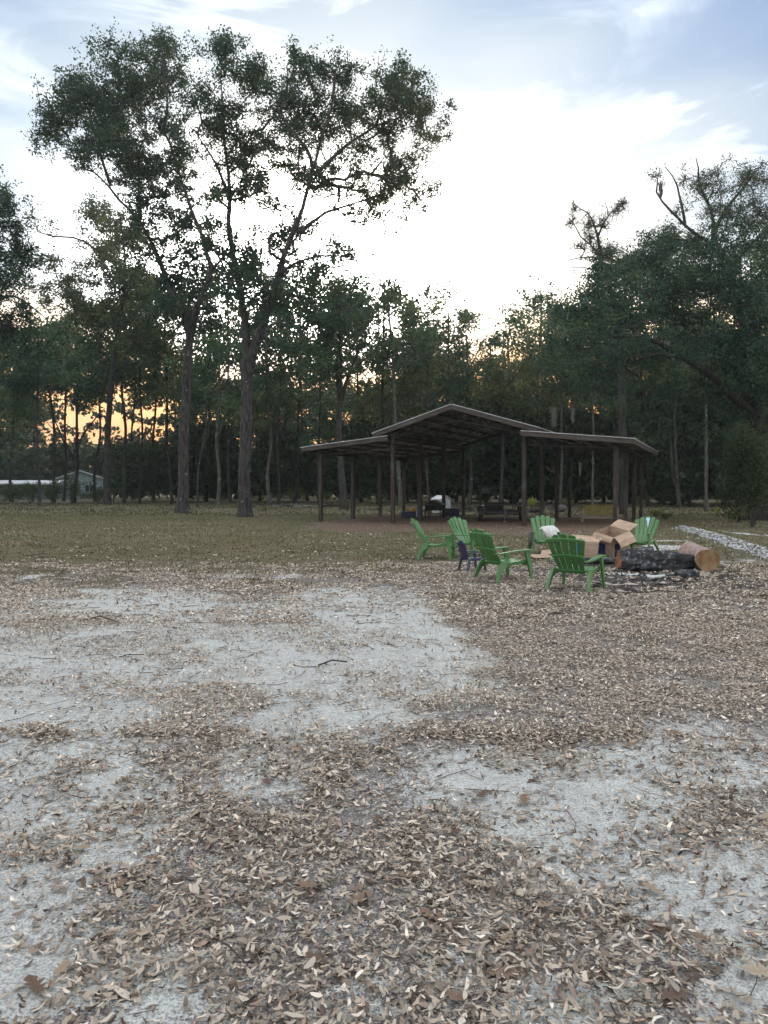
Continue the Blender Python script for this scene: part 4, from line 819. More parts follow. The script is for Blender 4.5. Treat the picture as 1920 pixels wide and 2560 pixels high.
for si, (x0, z0, x1, z1) in enumerate(slopes):
    wing = si in (0, 3)
    Ls = math.hypot(x1 - x0, z1 - z0); dx, dz = (x1 - x0) / Ls, (z1 - z0) / Ls; nx, nz_ = -dz, dx
    if nz_ < 0: nx, nz_ = -nx, -nz_
    # corrugated sheets laid side by side
    nsh = 13; wsh = (Y1 - Y0) / nsh
    m = MB(); nr = 9; pts = []
    for k in range(nr + 1):
        yy = wsh * k / nr + (.0 if k else 0); hz = .018 * (k % 2)
        for (t_, ) in ((-.04,), (Ls + (.02 if not wing else 0),)):
            pts.append((x0 + dx * t_ + nx * (.115 + hz), yy, z0 + dz * t_ + nz_ * (.115 + hz)))
    fs = [(2 * k, 2 * k + 2, 2 * k + 3, 2 * k + 1) for k in range(nr)]
    n0 = len(pts); pts += [(p[0] - nx * .006, p[1], p[2] - nz_ * .006) for p in pts]
    fs += [tuple(i + n0 for i in reversed(f)) for f in fs] + [(0, 1, n0 + 1, n0), (2 * nr, 2 * nr + n0, 2 * nr + n0 + 1, 2 * nr + 1)] + [(2 * k, n0 + 2 * k, n0 + 2 * k + 2, 2 * k + 2) for k in range(nr)] + [(2 * k + 1, 2 * k + 3, n0 + 2 * k + 3, n0 + 2 * k + 1) for k in range(nr)]
    m.add(pts, fs); first = m.build('roof_sheet', M['tin'], pav)
    for k in range(nsh):
        o = first if k == 0 else first.copy()
        if k: col.objects.link(o)
        o.location = (0, Y0 + k * wsh, (k % 2) * .003)
    # purlins
    npur = 6 if not wing else 5
    for k in range(npur):
        t_ = .12 + (Ls - .3) * k / (npur - 1); c_ = (x0 + dx * t_ + nx * .05, z0 + dz * t_ + nz_ * .05)
        MB().bar((c_[0], Y0 + .05, c_[1]), (c_[0], Y1 - .05, c_[1]), .05, .115, (nx, 0, nz_)).build('purlin', M['purlin'], pav)
    # open web trusses
    for j in range(4):
        m = MB(); yj = j * PL + .12; a_ = (x0 + dx * .55, z0 + dz * .55 - .05); b2 = (x1 - dx * .04, z1 - dz * .04 - .05); dep = .46 if not wing else .40
        m.bar((a_[0], yj, a_[1]), (b2[0], yj, b2[1]), .05, .04); m.bar((a_[0], yj, a_[1] - .24), (b2[0], yj, b2[1] - dep), .05, .045)
        ns = 12 if not wing else 10
        for k in range(ns):
            f0, f1 = k / ns, (k + 1) / ns
            top0 = (a_[0] + (b2[0] - a_[0]) * f0, yj, a_[1] + (b2[1] - a_[1]) * f0); bot0 = (top0[0], yj, top0[2] - (.24 + (dep - .24) * f0))
            top1 = (a_[0] + (b2[0] - a_[0]) * f1, yj, a_[1] + (b2[1] - a_[1]) * f1); bot1 = (top1[0], yj, top1[2] - (.24 + (dep - .24) * f1))
            m.bar(bot0 if k % 2 else top0, top1 if k % 2 else bot1, .032, .032, (0, 1, 0))
        m.build('truss', M['steel'], pav)
    # fascia boards on both gable ends and the low eave
    for yy in (Y0 - .022, Y1 + .022):
        MB().bar((x0 - dx * .05, yy, z0 - dz * .05), (x1, yy, z1), .04, .18 if not wing else .17, (nx, 0, nz_)).build('fascia_board', M['fascia'], pav)
    for yy in (Y0 - .02, Y1 + .02):  # added strips whose pale colour stands for sheet edges catching the sky
        MB().bar((x0 - dx * .08 + nx * .128, yy, z0 - dz * .08 + nz_ * .128), (x1 - dx * .01 + nx * .128, yy, z1 - dz * .01 + nz_ * .128), .09, .022, (nx, 0, nz_)).build('sky_shine_strip', M['edge'], pav)
    MB().bar((x0 - dx * .11 + nx * .126, Y0 - .06, z0 - dz * .11 + nz_ * .126), (x0 - dx * .11 + nx * .126, Y1 + .06, z0 - dz * .11 + nz_ * .126), .07, .022, (nx, 0, nz_)).build('sky_shine_strip', M['edge'], pav)
    MB().bar((x0 - dx * .075, Y0 - .04, z0 - dz * .06 + .005), (x0 - dx * .075, Y1 + .04, z0 - dz * .06 + .005), .035, .17, (0, 0, 1)).build('fascia_board', M['fascia'], pav)
MB().hexa([(W1 + W2 / 2 - .22, Y0 - .03, 5.27), (W1 + W2 / 2 + .22, Y0 - .03, 5.27), (W1 + W2 / 2 + .22, Y1 + .03, 5.27), (W1 + W2 / 2 - .22, Y1 + .03, 5.27), (W1 + W2 / 2 - .01, Y0 - .03, 5.37), (W1 + W2 / 2 + .01, Y0 - .03, 5.37), (W1 + W2 / 2 + .01, Y1 + .03, 5.37), (W1 + W2 / 2 - .01, Y1 + .03, 5.37)]).build('ridge_cap', M['tin'], pav)
for x_, z_ in ((W1, 3.86), (OFF[2], 3.86)):       # beams carrying the raised roof along the two inner rows
    MB().bar((x_ + .112, Y0 + .2, z_ + .2), (x_ + .112, Y1 - .2, z_ + .2), .045, .11).build('beam', M['post'], pav)
for x_ in (0, OFF[3]):
    MB().bar((x_ + .112, Y0 + .2, 3.34), (x_ + .112, Y1 - .2, 3.34), .045, .11).build('beam', M['post'], pav)

# ---------------------------------------------------------------- chairs
def adirondack():
    r = empty('garden_chair', (0, 0, 0)); g = M['green']
    def backf(u, v, t_):       # u lateral, v 0..1 up the back, t_ thickness
        y_ = -.19 - .40 * v - .04 * math.sin(v * math.pi) + .06 * (u / .3) ** 2; z_ = .30 + .63 * v
        return (u, y_ - t_ * .84, z_ - t_ * .54)
    # five fanned slats
    nb = 5; wb, wt = .40, .68; tops = [.89, .965, 1.0, .965, .89]
    for i in range(nb):
        a0 = -wb / 2 + wb * i / nb + .006; a1 = -wb / 2 + wb * (i + 1) / nb - .006; b0 = -wt / 2 + wt * i / nb + .010; b1 = -wt / 2 + wt * (i + 1) / nb - .010; T = tops[i]
        tl = T - (.045 if i == 0 else .012 if i == 1 else .006 if i == 2 else 0) * 1; tr_ = T - (.045 if i == 4 else .012 if i == 3 else .006 if i == 2 else 0)
        e = lambda v, q0, q1: q0 + (q1 - q0) * v
        poly = [(e(0, a0, b0), 0), (e(0, a1, b1), 0), (e(.3, a1, b1), .3), (e(.6, a1, b1), .6), (e(tr_ - .05, a1, b1), tr_ - .05), (e(tr_, a1, b1) - .018, tr_ - .008), ((e(T, a0, b0) + e(T, a1, b1)) / 2, T), (e(tl, a0, b0) + .018, tl - .008), (e(tl - .05, a0, b0), tl - .05), (e(.6, a0, b0), .6), (e(.3, a0, b0), .3)]
        MB().prism(poly, 0, .014, backf).build('slat', g, r)
    for v0, v1 in ((.02, .09), (.40, .46), (.80, .87)):   # curved cross rails behind the slats
        m = MB(); n_ = 8; wd = (wb + (wt - wb) * v0) / 2 - .005
        for k in range(n_):
            ua, ub = -wd + 2 * wd * k / n_, -wd + 2 * wd * (k + 1) / n_
            bow = lambda u: .035 * (1 - (u / wd) ** 2) if v0 > .1 else 0
            m.hexa([backf(ua, v0 + bow(ua), .045), backf(ub, v0 + bow(ub), .045), backf(ub, v0 + bow(ub), .0145), backf(ua, v0 + bow(ua), .0145), backf(ua, v1 + bow(ua), .045), backf(ub, v1 + bow(ub), .045), backf(ub, v1 + bow(ub), .0145), backf(ua, v1 + bow(ua), .0145)])
        m.build('back_rail', g, r)
    # seat slats across
    def seat_z(y_): return .318 + .12 * max(0, (y_ + .05)) ** 1.15 + .10 * max(0, -.05 - y_) ** 1.0
    ys = np.linspace(-.19, .24, 6)
    for k in range(5):
        y0_, y1_ = ys[k] + .005, ys[k + 1] - .005; hw = .235 + .02 * k / 4
        MB().hexa([(-hw, y0_, seat_z(y0_) - .014), (hw, y0_, seat_z(y0_) - .014), (hw, y1_, seat_z(y1_) - .014), (-hw, y1_, seat_z(y1_) - .014), (-hw, y0_, seat_z(y0_)), (hw, y0_, seat_z(y0_)), (hw, y1_, seat_z(y1_)), (-hw, y1_, seat_z(y1_))]).build('seat_slat', g, r)
    poly = [(.242, .345), (.29, .358), (.325, .35), (.342, .32), (.342, .27), (.330, .27), (.328, .31), (.315, .335), (.29, .343), (.242, .332)]
    MB().prism(poly, -.258, .258, lambda u, v, t_: (t_, u, v)).build('front_lip', g, r, smooth=True)
    for sg in (-1, 1):
        # rear leg sweeping back from the seat
        poly = [(-.40, 0), (-.345, 0), (-.325, .07), (-.29, .15), (-.23, .22), (-.16, .26), (-.15, .35), (-.24, .37), (-.30, .30), (-.35, .2), (-.38, .1)]
        MB().prism(poly, .262, .300, lambda u, v, t_: (sg * (t_ + .055 * (1 - min(v, .35) / .35) + (.0 if t_ < .28 else .012 * (1 - v))), u, v)).build('rear_leg', g, r, smooth=False, bevel=.006)
        poly = [(-.17, .262), (-.05, .275), (.1, .295), (.2, .31), (.29, .29), (.31, .36), (.2, .372), (.1, .345), (-.05, .33), (-.17, .345)]
        MB().prism(poly, .2605, .285, lambda u, v, t_: (sg * t_, u, v)).build('side_rail', g, r, bevel=.004)
        # front leg wide at the arm, narrow at the foot
        poly = [(.335, 0), (.385, 0), (.372, .15), (.355, .33), (.345, .528), (.225, .528), (.25, .42), (.275, .33), (.31, .15)]
        MB().prism(poly, .285, .325, lambda u, v, t_: (sg * (t_ + .03 * (1 - v / .53)), u, v)).build('front_leg', g, r, bevel=.006)
        # arm rest: narrow and curved in at the back, paddle at the front
        st = [(-.40, .50, .285, .05), (-.33, .497, .295, .05), (-.24, .503, .310, .06), (-.1, .522, .318, .085), (.08, .538, .32, .10), (.25, .545, .318, .115), (.355, .547, .315, .11), (.375, .545, .312, .09)]
        m = MB()
        for (ya, za, xa, wa), (yb, zb, xb, wb_) in zip(st[:-1], st[1:]):
            m.hexa([(sg * xa - wa / 2, ya, za - .016), (sg * xa + wa / 2, ya, za - .016), (sg * xb + wb_ / 2, yb, zb - .016), (sg * xb - wb_ / 2, yb, zb - .016), (sg * xa - wa / 2, ya, za + .004), (sg * xa + wa / 2, ya, za + .004), (sg * xb + wb_ / 2, yb, zb + .004), (sg * xb - wb_ / 2, yb, zb + .004)])
        m.build('armrest', g, r)
    return r
chair0 = adirondack()
def place_chair(x_, y_, face, label, used=[0]):
    """x_,y_ px of the middle of its feet on the ground; face = heading of the seat front in degrees from +Y clockwise"""
    c_ = chair0 if not used[0] else copy_tree(chair0); used[0] = 1
    g = G(x_, y_); c_.location = (g.x, g.y, ground_z(g.x, g.y) + .004); c_.rotation_euler = (0, 0, -R(face)); c_['label'] = label; c_['category'] = 'chair'; c_['group'] = 'green resin chairs round the fire pit'; return c_
cA = place_chair(1092, 1398, 103, 'green resin chair farthest left, seen in profile facing right')
cB = place_chair(1180, 1392, 141, 'green resin chair behind the small navy chair, facing the camera')
cD = place_chair(1258, 1450, 62, 'green resin chair seen from behind, just right of the small navy chair')
cE = place_chair(1362, 1384, 186, 'green resin chair with a white sack over its arm, farthest back')
cF = place_chair(1440, 1474, 34, 'green resin chair seen from behind, nearest the camera and beside the logs')
cG = place_chair(1600, 1386, 218, 'green resin chair right of the open carton, with a pale label on its back')
# label strip on the back slat of the right chair
def backpt(u, v, t_): 
    y_ = -.19 - .40 * v - .04 * math.sin(v * math.pi) + .06 * (u / .3) ** 2; z_ = .30 + .63 * v
    return (u, y_ + t_ * .84, z_ + t_ * .54)
MB().hexa([backpt(-.037, .55, .003), backpt(.037, .55, .003), backpt(.037, .55, .006), backpt(-.037, .55, .006), backpt(-.045, .93, .003), backpt(.045, .93, .003), backpt(.045, .93, .006), backpt(-.045, .93, .006)]).build('sticker', M['sticker'], cG)

def kid_chair():
    r = empty('child_chair', (0, 0, 0)); g = M['navy']
    bf = lambda u, v, t_: (u, -.14 - .11 * v - t_, .24 + .38 * v)
    for i in range(4):
        a0 = -.13 + .26 * i / 4 + .005; a1 = a0 + .055; T = [.88, 1, 1, .88][i]
        MB().prism([(a0, 0), (a1, 0), (a1 * 1.12, T - .06), ((a0 + a1) / 2 * 1.12 + (.012 if i < 2 else -.012), T), (a0 * 1.12, T - .06)], 0, .012, bf).build('slat', g, r)
    for v0 in (.08, .45, .80):
        MB().hexa([bf(-.14 - .015 * v0, v0, .03), bf(.14 + .015 * v0, v0, .03), bf(.14 + .015 * v0, v0, .0125), bf(-.14 - .015 * v0, v0, .0125), bf(-.14 - .015 * v0, v0 + .07, .03), bf(.14 + .015 * v0, v0 + .07, .03), bf(.14 + .015 * v0, v0 + .07, .0125), bf(-.14 - .015 * v0, v0 + .07, .0125)]).build('back_rail', g, r)
    for k in range(4):
        y0_ = -.13 + .075 * k; MB().box((0, y0_ + .034, .262 + .004 * k), (.27, .066, .014)).build('seat_slat', g, r)
    for sg in (-1, 1):
        MB().box((sg * .148, .01, .25), (.02, .32, .045)).build('side_rail', g, r, bevel=.004)
        MB().bar((sg * .175, -.20, 0), (sg * .15, -.145, .27), .045, .045).build('rear_leg', g, r, bevel=.005)
        MB().bar((sg * .175, .20, 0), (sg * .158, .145, .395), .042, .042).build('front_leg', g, r, bevel=.005)
        m = MB(); st = [(-.20, .395, .15, .03), (-.1, .392, .162, .035), (.05, .40, .168, .05), (.18, .402, .166, .055)]
        for (ya, za, xa, wa), (yb, zb, xb, wb_) in zip(st[:-1], st[1:]):
            m.hexa([(sg * xa - wa / 2, ya, za - .014), (sg * xa + wa / 2, ya, za - .014), (sg * xb + wb_ / 2, yb, zb - .014), (sg * xb - wb_ / 2, yb, zb - .014), (sg * xa - wa / 2, ya, za + .004), (sg * xa + wa / 2, ya, za + .004), (sg * xb + wb_ / 2, yb, zb + .004), (sg * xb - wb_ / 2, yb, zb + .004)])
        m.build('armrest', g, r)
    return r
kc = kid_chair(); g = G(1180, 1430); kc.location = (g.x, g.y, ground_z(g.x, g.y) + .004); kc.rotation_euler = (0, 0, -R(66)); tag(kc, 'small navy blue plastic child chair between the green ones', 'child chair')

# ---------------------------------------------------------------- fire pit: cartons, logs, ash
def carton(name, label, g, rz, a_, b2, h, tilt, flaps, prints, cat='cardboard box'):
    r = empty(name, g, rz); r.rotation_euler = (Matrix.Rotation(R(17), 3, 'X') @ Matrix.Rotation(R(-4), 3, 'Y') @ Matrix.Rotation(rz, 3, 'Z')).to_euler() if tilt == 'world' else (tilt[0], tilt[1], rz); tag(r, label, cat); t_ = .006
    walls = [((0, -b2 / 2), (a_, t_)), ((0, b2 / 2), (a_, t_)), ((-a_ / 2, 0), (t_, b2 - 2 * t_)), ((a_ / 2, 0), (t_, b2 - 2 * t_))]
    for (c_, d_) in walls: MB().box((c_[0], c_[1], h / 2 + .004), (d_[0], d_[1], h - .008)).build('panel', M['card'], r)
    MB().box((0, 0, .005), (a_ - .02, b2 - .02, .006)).build('bottom', M['card'], r)
    for side, ang_, ln in flaps:
        if side in ('f', 'b'):
            sy = -1 if side == 'f' else 1; y_ = sy * b2 / 2; e = (y_ + sy * ln * math.sin(ang_), h + ln * math.cos(ang_)); w_ = a_ / 2 * .985
            mid = ((y_ + e[0]) / 2 + random.uniform(-.02, .02), (h + e[1]) / 2 + .012); m = MB()
            for (p, q) in (((y_, h), mid), (mid, e)): m.hexa([(-w_, p[0], p[1]), (w_, p[0], p[1]), (w_, q[0], q[1]), (-w_, q[0], q[1]), (-w_, p[0], p[1] + t_), (w_, p[0], p[1] + t_), (w_, q[0], q[1] + t_), (-w_, q[0], q[1] + t_)])
        else:
            sx = -1 if side == 'l' else 1; x_ = sx * a_ / 2; e = (x_ + sx * ln * math.sin(ang_), h + ln * math.cos(ang_)); w_ = b2 / 2 * .985; mid = ((x_ + e[0]) / 2, (h + e[1]) / 2 + .012); m = MB()
            for (p, q) in (((x_, h), mid), (mid, e)): m.hexa([(p[0], -w_, p[1]), (p[0], w_, p[1]), (q[0], w_, q[1]), (q[0], -w_, q[1]), (p[0], -w_, p[1] + t_), (p[0], w_, p[1] + t_), (q[0], w_, q[1] + t_), (q[0], -w_, q[1] + t_)])
        m.build('flap', M['card'], r)
    for side, u0, u1, z0, z1, mt in prints:
        if side == 'f': MB().box(((u0 + u1) / 2, -b2 / 2 - .0055, (z0 + z1) / 2), (u1 - u0, .002, z1 - z0)).build('print_panel', M[mt], r)
        if side == 'l': MB().box((-a_ / 2 - .0055, (u0 + u1) / 2, (z0 + z1) / 2), (.002, u1 - u0, z1 - z0)).build('print_panel', M[mt], r)
    return r
g = G(1528, 1390); gz = ground_z(g.x, g.y)
carton('large_carton', 'large open cardboard carton with flaps spread, leaning over the logs', (g.x, g.y, gz + .12), R(36), .58, .56, .52, 'world',
       [('f', 2.3, .29), ('r', 1.35, .34), ('l', 2.45, .15)], [('f', -.255, -.06, .01, .34, 'blueprint'), ('l', -.05, .25, .01, .30, 'blueprint')])
g = G(1458, 1396)
carton('low_carton', 'second brown carton with a teal print, between front green chair and large carton', (g.x, g.y, ground_z(g.x, g.y)), R(-8), .56, .42, .42, (0, R(5)),
       [('b', .9, .16), ('f', -1.0, .12), ('r', .7, .12)], [('f', -.28, -.06, .02, .36, 'tealprint')])
def sheet(label, x_, y_, w_, d_, rz, z_=.03, tilt=(0, 0)):
    g = G(x_, y_); o = MB().box((0, 0, 0), (w_, d_, .006)).add([], []).build('cardboard_sheet', M['card'] if tilt[0] < 9 else M['card'], None); o.location = (g.x, g.y, ground_z(g.x, g.y) + z_); o.rotation_euler = (tilt[0], tilt[1], rz); tag(o, label, 'cardboard')
sheet('flat pale cardboard sheet lying left of the front green chair', 1352, 1395, .5, .34, R(15), .05, (R(8), 0))
sheet('bent cardboard sheet propped over the flat one', 1372, 1392, .36, .3, R(-20), .12, (R(18), R(-10)))
def log(name, label, A, B, r, bark, cut, seed=0, rough=.05, n=20, taper=0.0):
    A = Vector(A); B = Vector(B); root = empty(name, A, 0); tag(root, label, 'log'); L_ = (B - A).length; d = (B - A).normalized()
    x_ = d.cross(Vector((0, 0, 1))).normalized(); y_ = x_.cross(d); m = MB(); nr = 13; V_ = []
    for i in range(nr):
        f_ = i / (nr - 1)
        for k in range(n):
            a_ = 2 * math.pi * k / n; rr = r * ((1 - taper * (.5 * max(0, f_ - .72) / .28 + .25 * max(0, .08 - f_) / .08))) * (1 + rough * (math.sin(3 * a_ + seed + f_ * 3) * .5 + float(vnoise(np.array([k * 1.3 + seed]), np.array([f_ * 11.0]), seed)[0]) - .5))
            V_.append(tuple(d * (L_ * f_) + (x_ * math.cos(a_) + y_ * math.sin(a_)) * rr))
    fs = [(i * n + k, i * n + (k + 1) % n, (i + 1) * n + (k + 1) % n, (i + 1) * n + k) for i in range(nr - 1) for k in range(n)]
    m.add(V_, fs).build('bark', bark, root, smooth=True)
    for i, fl in ((0, 1), (nr - 1, 0)):
        mm = MB(); c_ = d * (L_ * i / (nr - 1)); ring = [V_[i * n + k] for k in range(n)]; ring = [tuple(Vector(q) * .999 + Vector(c_) * .001) for q in ring]
        mm.add([tuple(c_)] + ring, [(0, k + 1, (k + 1) % n + 1) if not fl else (0, (k + 1) % n + 1, k + 1) for k in range(n)]); o = mm.build('cut_end', cut, root)
    return root
g1 = G(1552, 1428); g2 = G(1690, 1414)
log('charred_log', 'thick black charred log lying in the fire pit', (g1.x, g1.y + .14, .19), (g2.x, g2.y - .85, .17), .185, M['char'], M['cut_orange'], 3, .42, 44, .5)
# round cut log: its sawn end faces the camera and right
g3 = G(1712, 1402); g4 = G(1772, 1430)
log('cut_log', 'freshly cut log with orange sawn end, right of the charred log', (g3.x - .02, g3.y - .25, .22), (g4.x - .02, g4.y - .0, .225), .22, M['redbark'], M['cut'], 9, .09, 26)
g = G(1450, 1420); log('small_charred_log', 'smaller burnt log lying under the cartons', (G(1400, 1410).x, G(1400, 1410).y, .07), (G(1560, 1412).x, G(1560, 1412).y, .09), .075, M['char'], M['char'], 5, .2, 12)
log('burnt_stub', 'short black burnt stub on top behind the charred log', (G(1590, 1405).x, G(1590, 1405).y, .25), (G(1632, 1405).x, G(1632, 1405).y, .27), .07, M['char'], M['char'], 6, .25, 12)
log('burnt_chunk', 'jagged burnt chunk at the right end of the charred log', (G(1690, 1440).x, G(1690, 1440).y, .05), (G(1745, 1445).x, G(1745, 1445).y, .05), .07, M['char'], M['char'], 8, .5, 12)
def debris():
    V_ = []; Fc = []; C_ = []
    for k in range(420):
        x_ = random.gauss(1600, 95) if k % 3 else random.gauss(1745, 45); y_ = random.gauss(1446, 16) if k % 3 else random.gauss(1432, 8)
        if y_ < 1412: continue
        g = G(x_, y_); s_ = random.uniform(.01, .045); an = random.uniform(0, 6.3); z_ = ground_z(g.x, g.y) + .01 + random.random() * .03; n0 = len(V_)
        ca, sa = math.cos(an), math.sin(an); L_ = s_ * random.uniform(1, 4.5)
        for (u, v, w_) in ((-L_, -s_ * .4, 0), (L_, -s_ * .3, 0), (L_ * .8, s_ * .4, 0), (-L_ * .9, s_ * .3, 0), (0, 0, s_ * .9)): V_.append((g.x + u * ca - v * sa, g.y + u * sa + v * ca, z_ + w_))
        Fc += [(n0, n0 + 1, n0 + 4), (n0 + 1, n0 + 2, n0 + 4), (n0 + 2, n0 + 3, n0 + 4), (n0 + 3, n0, n0 + 4)]
        cc = random.choice([(.03, .03, .03), (.02, .02, .02), (.10, .09, .085), (.42, .38, .34), (.05, .04, .04)]) if k % 3 else random.choice([(.34, .29, .24), (.16, .13, .11), (.05, .05, .05), (.45, .38, .32)]); C_ += [cc] * 5
    tag(mesh_np('pit_debris', np.array(V_), np.array(Fc), M['litter'], tint=np.array(C_)), 'charcoal bits and bark chips scattered round the fire pit', 'charcoal', kind='stuff')
debris()
def mound(name, label, pts, width, height, mat, cat, seed, kind='stuff', nseg=60, nw=16, lump=6.0, zoff=0.0):
    """irregular low heap along a ground path; pts px"""
    path = smooth_path([tuple(G(a_, b2)) + (0,) for a_, b2 in pts], .35)[:, :3]; n_ = len(path); d = np.gradient(path, axis=0); d[:, 2] = 0; d /= np.linalg.norm(d, axis=1)[:, None]; s_ = np.stack([-d[:, 1], d[:, 0], d[:, 0] * 0], 1)
    u = np.linspace(-1, 1, nw); V_ = []
    for i in range(n_):
        wv = width * (.6 + .7 * float(fbm(np.array([i * .35]), np.array([.5]), 1, 3, seed)[0])) * min(1, (i + .3) / 4, (n_ - i) / 4)
        for q in u:
            p = path[i] + s_[i] * q * wv; nn = float(fbm(np.array([p[0]]), np.array([p[1]]), lump, 3, seed + 5)[0]); edge_ = max(0, 1 - abs(q) ** 1.6)
            V_.append((p[0], p[1], ground_z(p[0], p[1]) + zoff - .03 + edge_ * height * (.25 + 1.3 * nn)))
    ix = np.arange(n_ * nw).reshape(n_, nw); Q_ = np.stack([ix[:-1, :-1].ravel(), ix[:-1, 1:].ravel(), ix[1:, 1:].ravel(), ix[1:, :-1].ravel()], 1)
    tag(mesh_np(name, np.array(V_), Q_, mat, smooth=True), label, cat, kind=kind)
def chunks(name, label, pts, n_):
    path = smooth_path([tuple(G(a_, b2)) + (0,) for a_, b2 in pts], .35)[:, :3]; V_ = []; Fc = []; C_ = []
    for k in range(n_):
        p = path[random.randrange(len(path))]; an = random.uniform(0, 6.28); ds = abs(random.gauss(0, .26)); x_, y_ = p[0] + math.cos(an) * ds, p[1] + math.sin(an) * ds * 1.2; s_ = random.uniform(.010, .055) * (1.3 - min(ds, 1)); z_ = ground_z(x_, y_) + max(0, .16 - ds * .35) * random.random(); n0 = len(V_)
        for (u, v, w_) in ((-1, 0, .1), (0, -1, 0), (1, .1, .1), (0, 1, 0), (.1, 0, .9), (-.2, 0, -.5)): V_.append((x_ + (u + random.uniform(-.3, .3)) * s_, y_ + (v + random.uniform(-.3, .3)) * s_, z_ + (w_ + random.uniform(-.2, .2)) * s_))
        Fc += [(n0, n0 + 1, n0 + 4), (n0 + 1, n0 + 2, n0 + 4), (n0 + 2, n0 + 3, n0 + 4), (n0 + 3, n0, n0 + 4), (n0 + 1, n0, n0 + 5), (n0 + 2, n0 + 1, n0 + 5), (n0 + 3, n0 + 2, n0 + 5), (n0, n0 + 3, n0 + 5)]
        C_ += [random.choice([(.44, .45, .45), (.34, .35, .35), (.52, .52, .51), (.20, .19, .18)])] * 6
    tag(mesh_np(name, np.array(V_), np.array(Fc), M['litter'], tint=np.array(C_)), label, 'rocks', kind='stuff')
mound('limerock_berm', 'rough white heap of broken sand and rock running off to the right', [(1705, 1323), (1735, 1330), (1780, 1341), (1830, 1357), (1880, 1374), (1940, 1393), (1990, 1408)], .36, .10, M['whitesand'], 'sand heap', 4, nw=26, lump=7.0)
chunks('limerock_chunk', 'broken white rock and sand clods strewn along the white heap', [(1705, 1323), (1735, 1330), (1780, 1341), (1830, 1357), (1880, 1374), (1940, 1393), (1990, 1408)], 2200)
mound('pale_sand_strip', 'thin pale sand strip behind the white heap at the right edge', [(1805, 1328), (1850, 1334), (1900, 1338), (1990, 1345)], .26, .05, M['whitesand'], 'sand', 14)
mound('ash_patch', 'pale blue grey ash spread before the charred log', [(1545, 1432), (1580, 1436), (1625, 1441), (1662, 1440)], .20, .07, M['ash'], 'ash', 24, nw=18, lump=5, zoff=.02)
for k, (x_, y_, w_) in enumerate(((1605, 1350, .7), (1640, 1372, .8), (1735, 1380, .6), (1690, 1360, .6), (1610, 1378, .5), (1780, 1402, .7))):
    pass
def stick(label, pts, r, mat='twig'):
    w = [G(a_, b2) for a_, b2 in pts]; o = MB().tube([(p.x - w[0].x, p.y - w[0].y, ground_z(p.x, p.y) + z_) for p, z_ in zip(w, [.015, .05, .03, .02, .02][:len(w)])], [r * f_ for f_ in [1, .9, .7, .5, .4][:len(w)]], 6).build('fallen_stick', M[mat]); o.location = (w[0].x, w[0].y, 0); tag(o, label, 'stick')
stick('black curved stick lying on grass beside the cut log', [(1808, 1434), (1835, 1431), (1862, 1421)], .016)
stick('thin long twig on the leaves in front of the chairs', [(1362, 1537), (1410, 1531), (1450, 1534), (1490, 1552)], .010)
stick('second thin twig curving over the leaves at right', [(1560, 1484), (1650, 1482), (1760, 1486), (1850, 1482)], .010)
stick('short dark stick on the pale sand in the middle', [(795, 1664), (830, 1660), (868, 1659)], .009)
stick('crooked dark twig on the sand at the left', [(200, 1556), (250, 1552), (300, 1560)], .008)
stick('thin twig lying on leaves at the lower left', [(530, 2345), (570, 2390), (620, 2425)], .004)

# white sack over the arm of the back chair
def sack():
    cb = cE.matrix_basis; base = Vector(cE.location); rz = cE.rotation_euler.z; r = empty('white_sack', (base.x, base.y, base.z), rz); tag(r, 'crumpled white plastic sack draped over the far green chair arm', 'sack')
    V_ = []; n1, n2 = 18, 14
    for i in range(n1):
        for j in range(n2):
            th = 2 * math.pi * i / n1; ph = math.pi * j / (n2 - 1); wr = 1 + .10 * math.sin(4 * th + 2 * ph) * math.sin(ph) + .07 * math.sin(9 * ph + th * 3) + random.uniform(-.04, .04) * math.sin(ph)
            x_ = .27 * math.sin(ph) * math.cos(th) * wr; y_ = .26 * math.sin(ph) * math.sin(th) * wr; z_ = .085 * math.cos(ph) * wr
            V_.append((-.14 + x_, .14 + y_, .61 + z_ - 1.5 * max(0, -x_ - .06) ** 1.3 - 1.3 * max(0, y_ - .08) ** 1.2))
    fs = [(i * n2 + j, ((i + 1) % n1) * n2 + j, ((i + 1) % n1) * n2 + j + 1, i * n2 + j + 1) for i in range(n1) for j in range(n2 - 1)]
    o = MB().add(V_, fs).build('sack_body', M['cloth'], r, smooth=True)
    MB().tube([(-.22, .30, .52), (-.2, .37, .42), (-.16, .38, .34)], [.06, .045, .015], 7).build('sack_corner', M['cloth'], r, smooth=True)
sack()
def umbrella():
    base = Vector(cE.location); r = empty('folded_umbrella', (base.x, base.y, base.z), cE.rotation_euler.z); tag(r, 'dark folded umbrella leaning against the arm of the far green chair', 'umbrella')
    MB().tube([(.36, .30, .60), (.39, .34, .42), (.41, .38, .2)], [.02, .045, .028], 8).build('folded_canopy', M['mesh_grey'], r, smooth=True); MB().tube([(.41, .38, .2), (.43, .42, .01)], .012, 6).build('shaft', M['steel'], r)
umbrella()

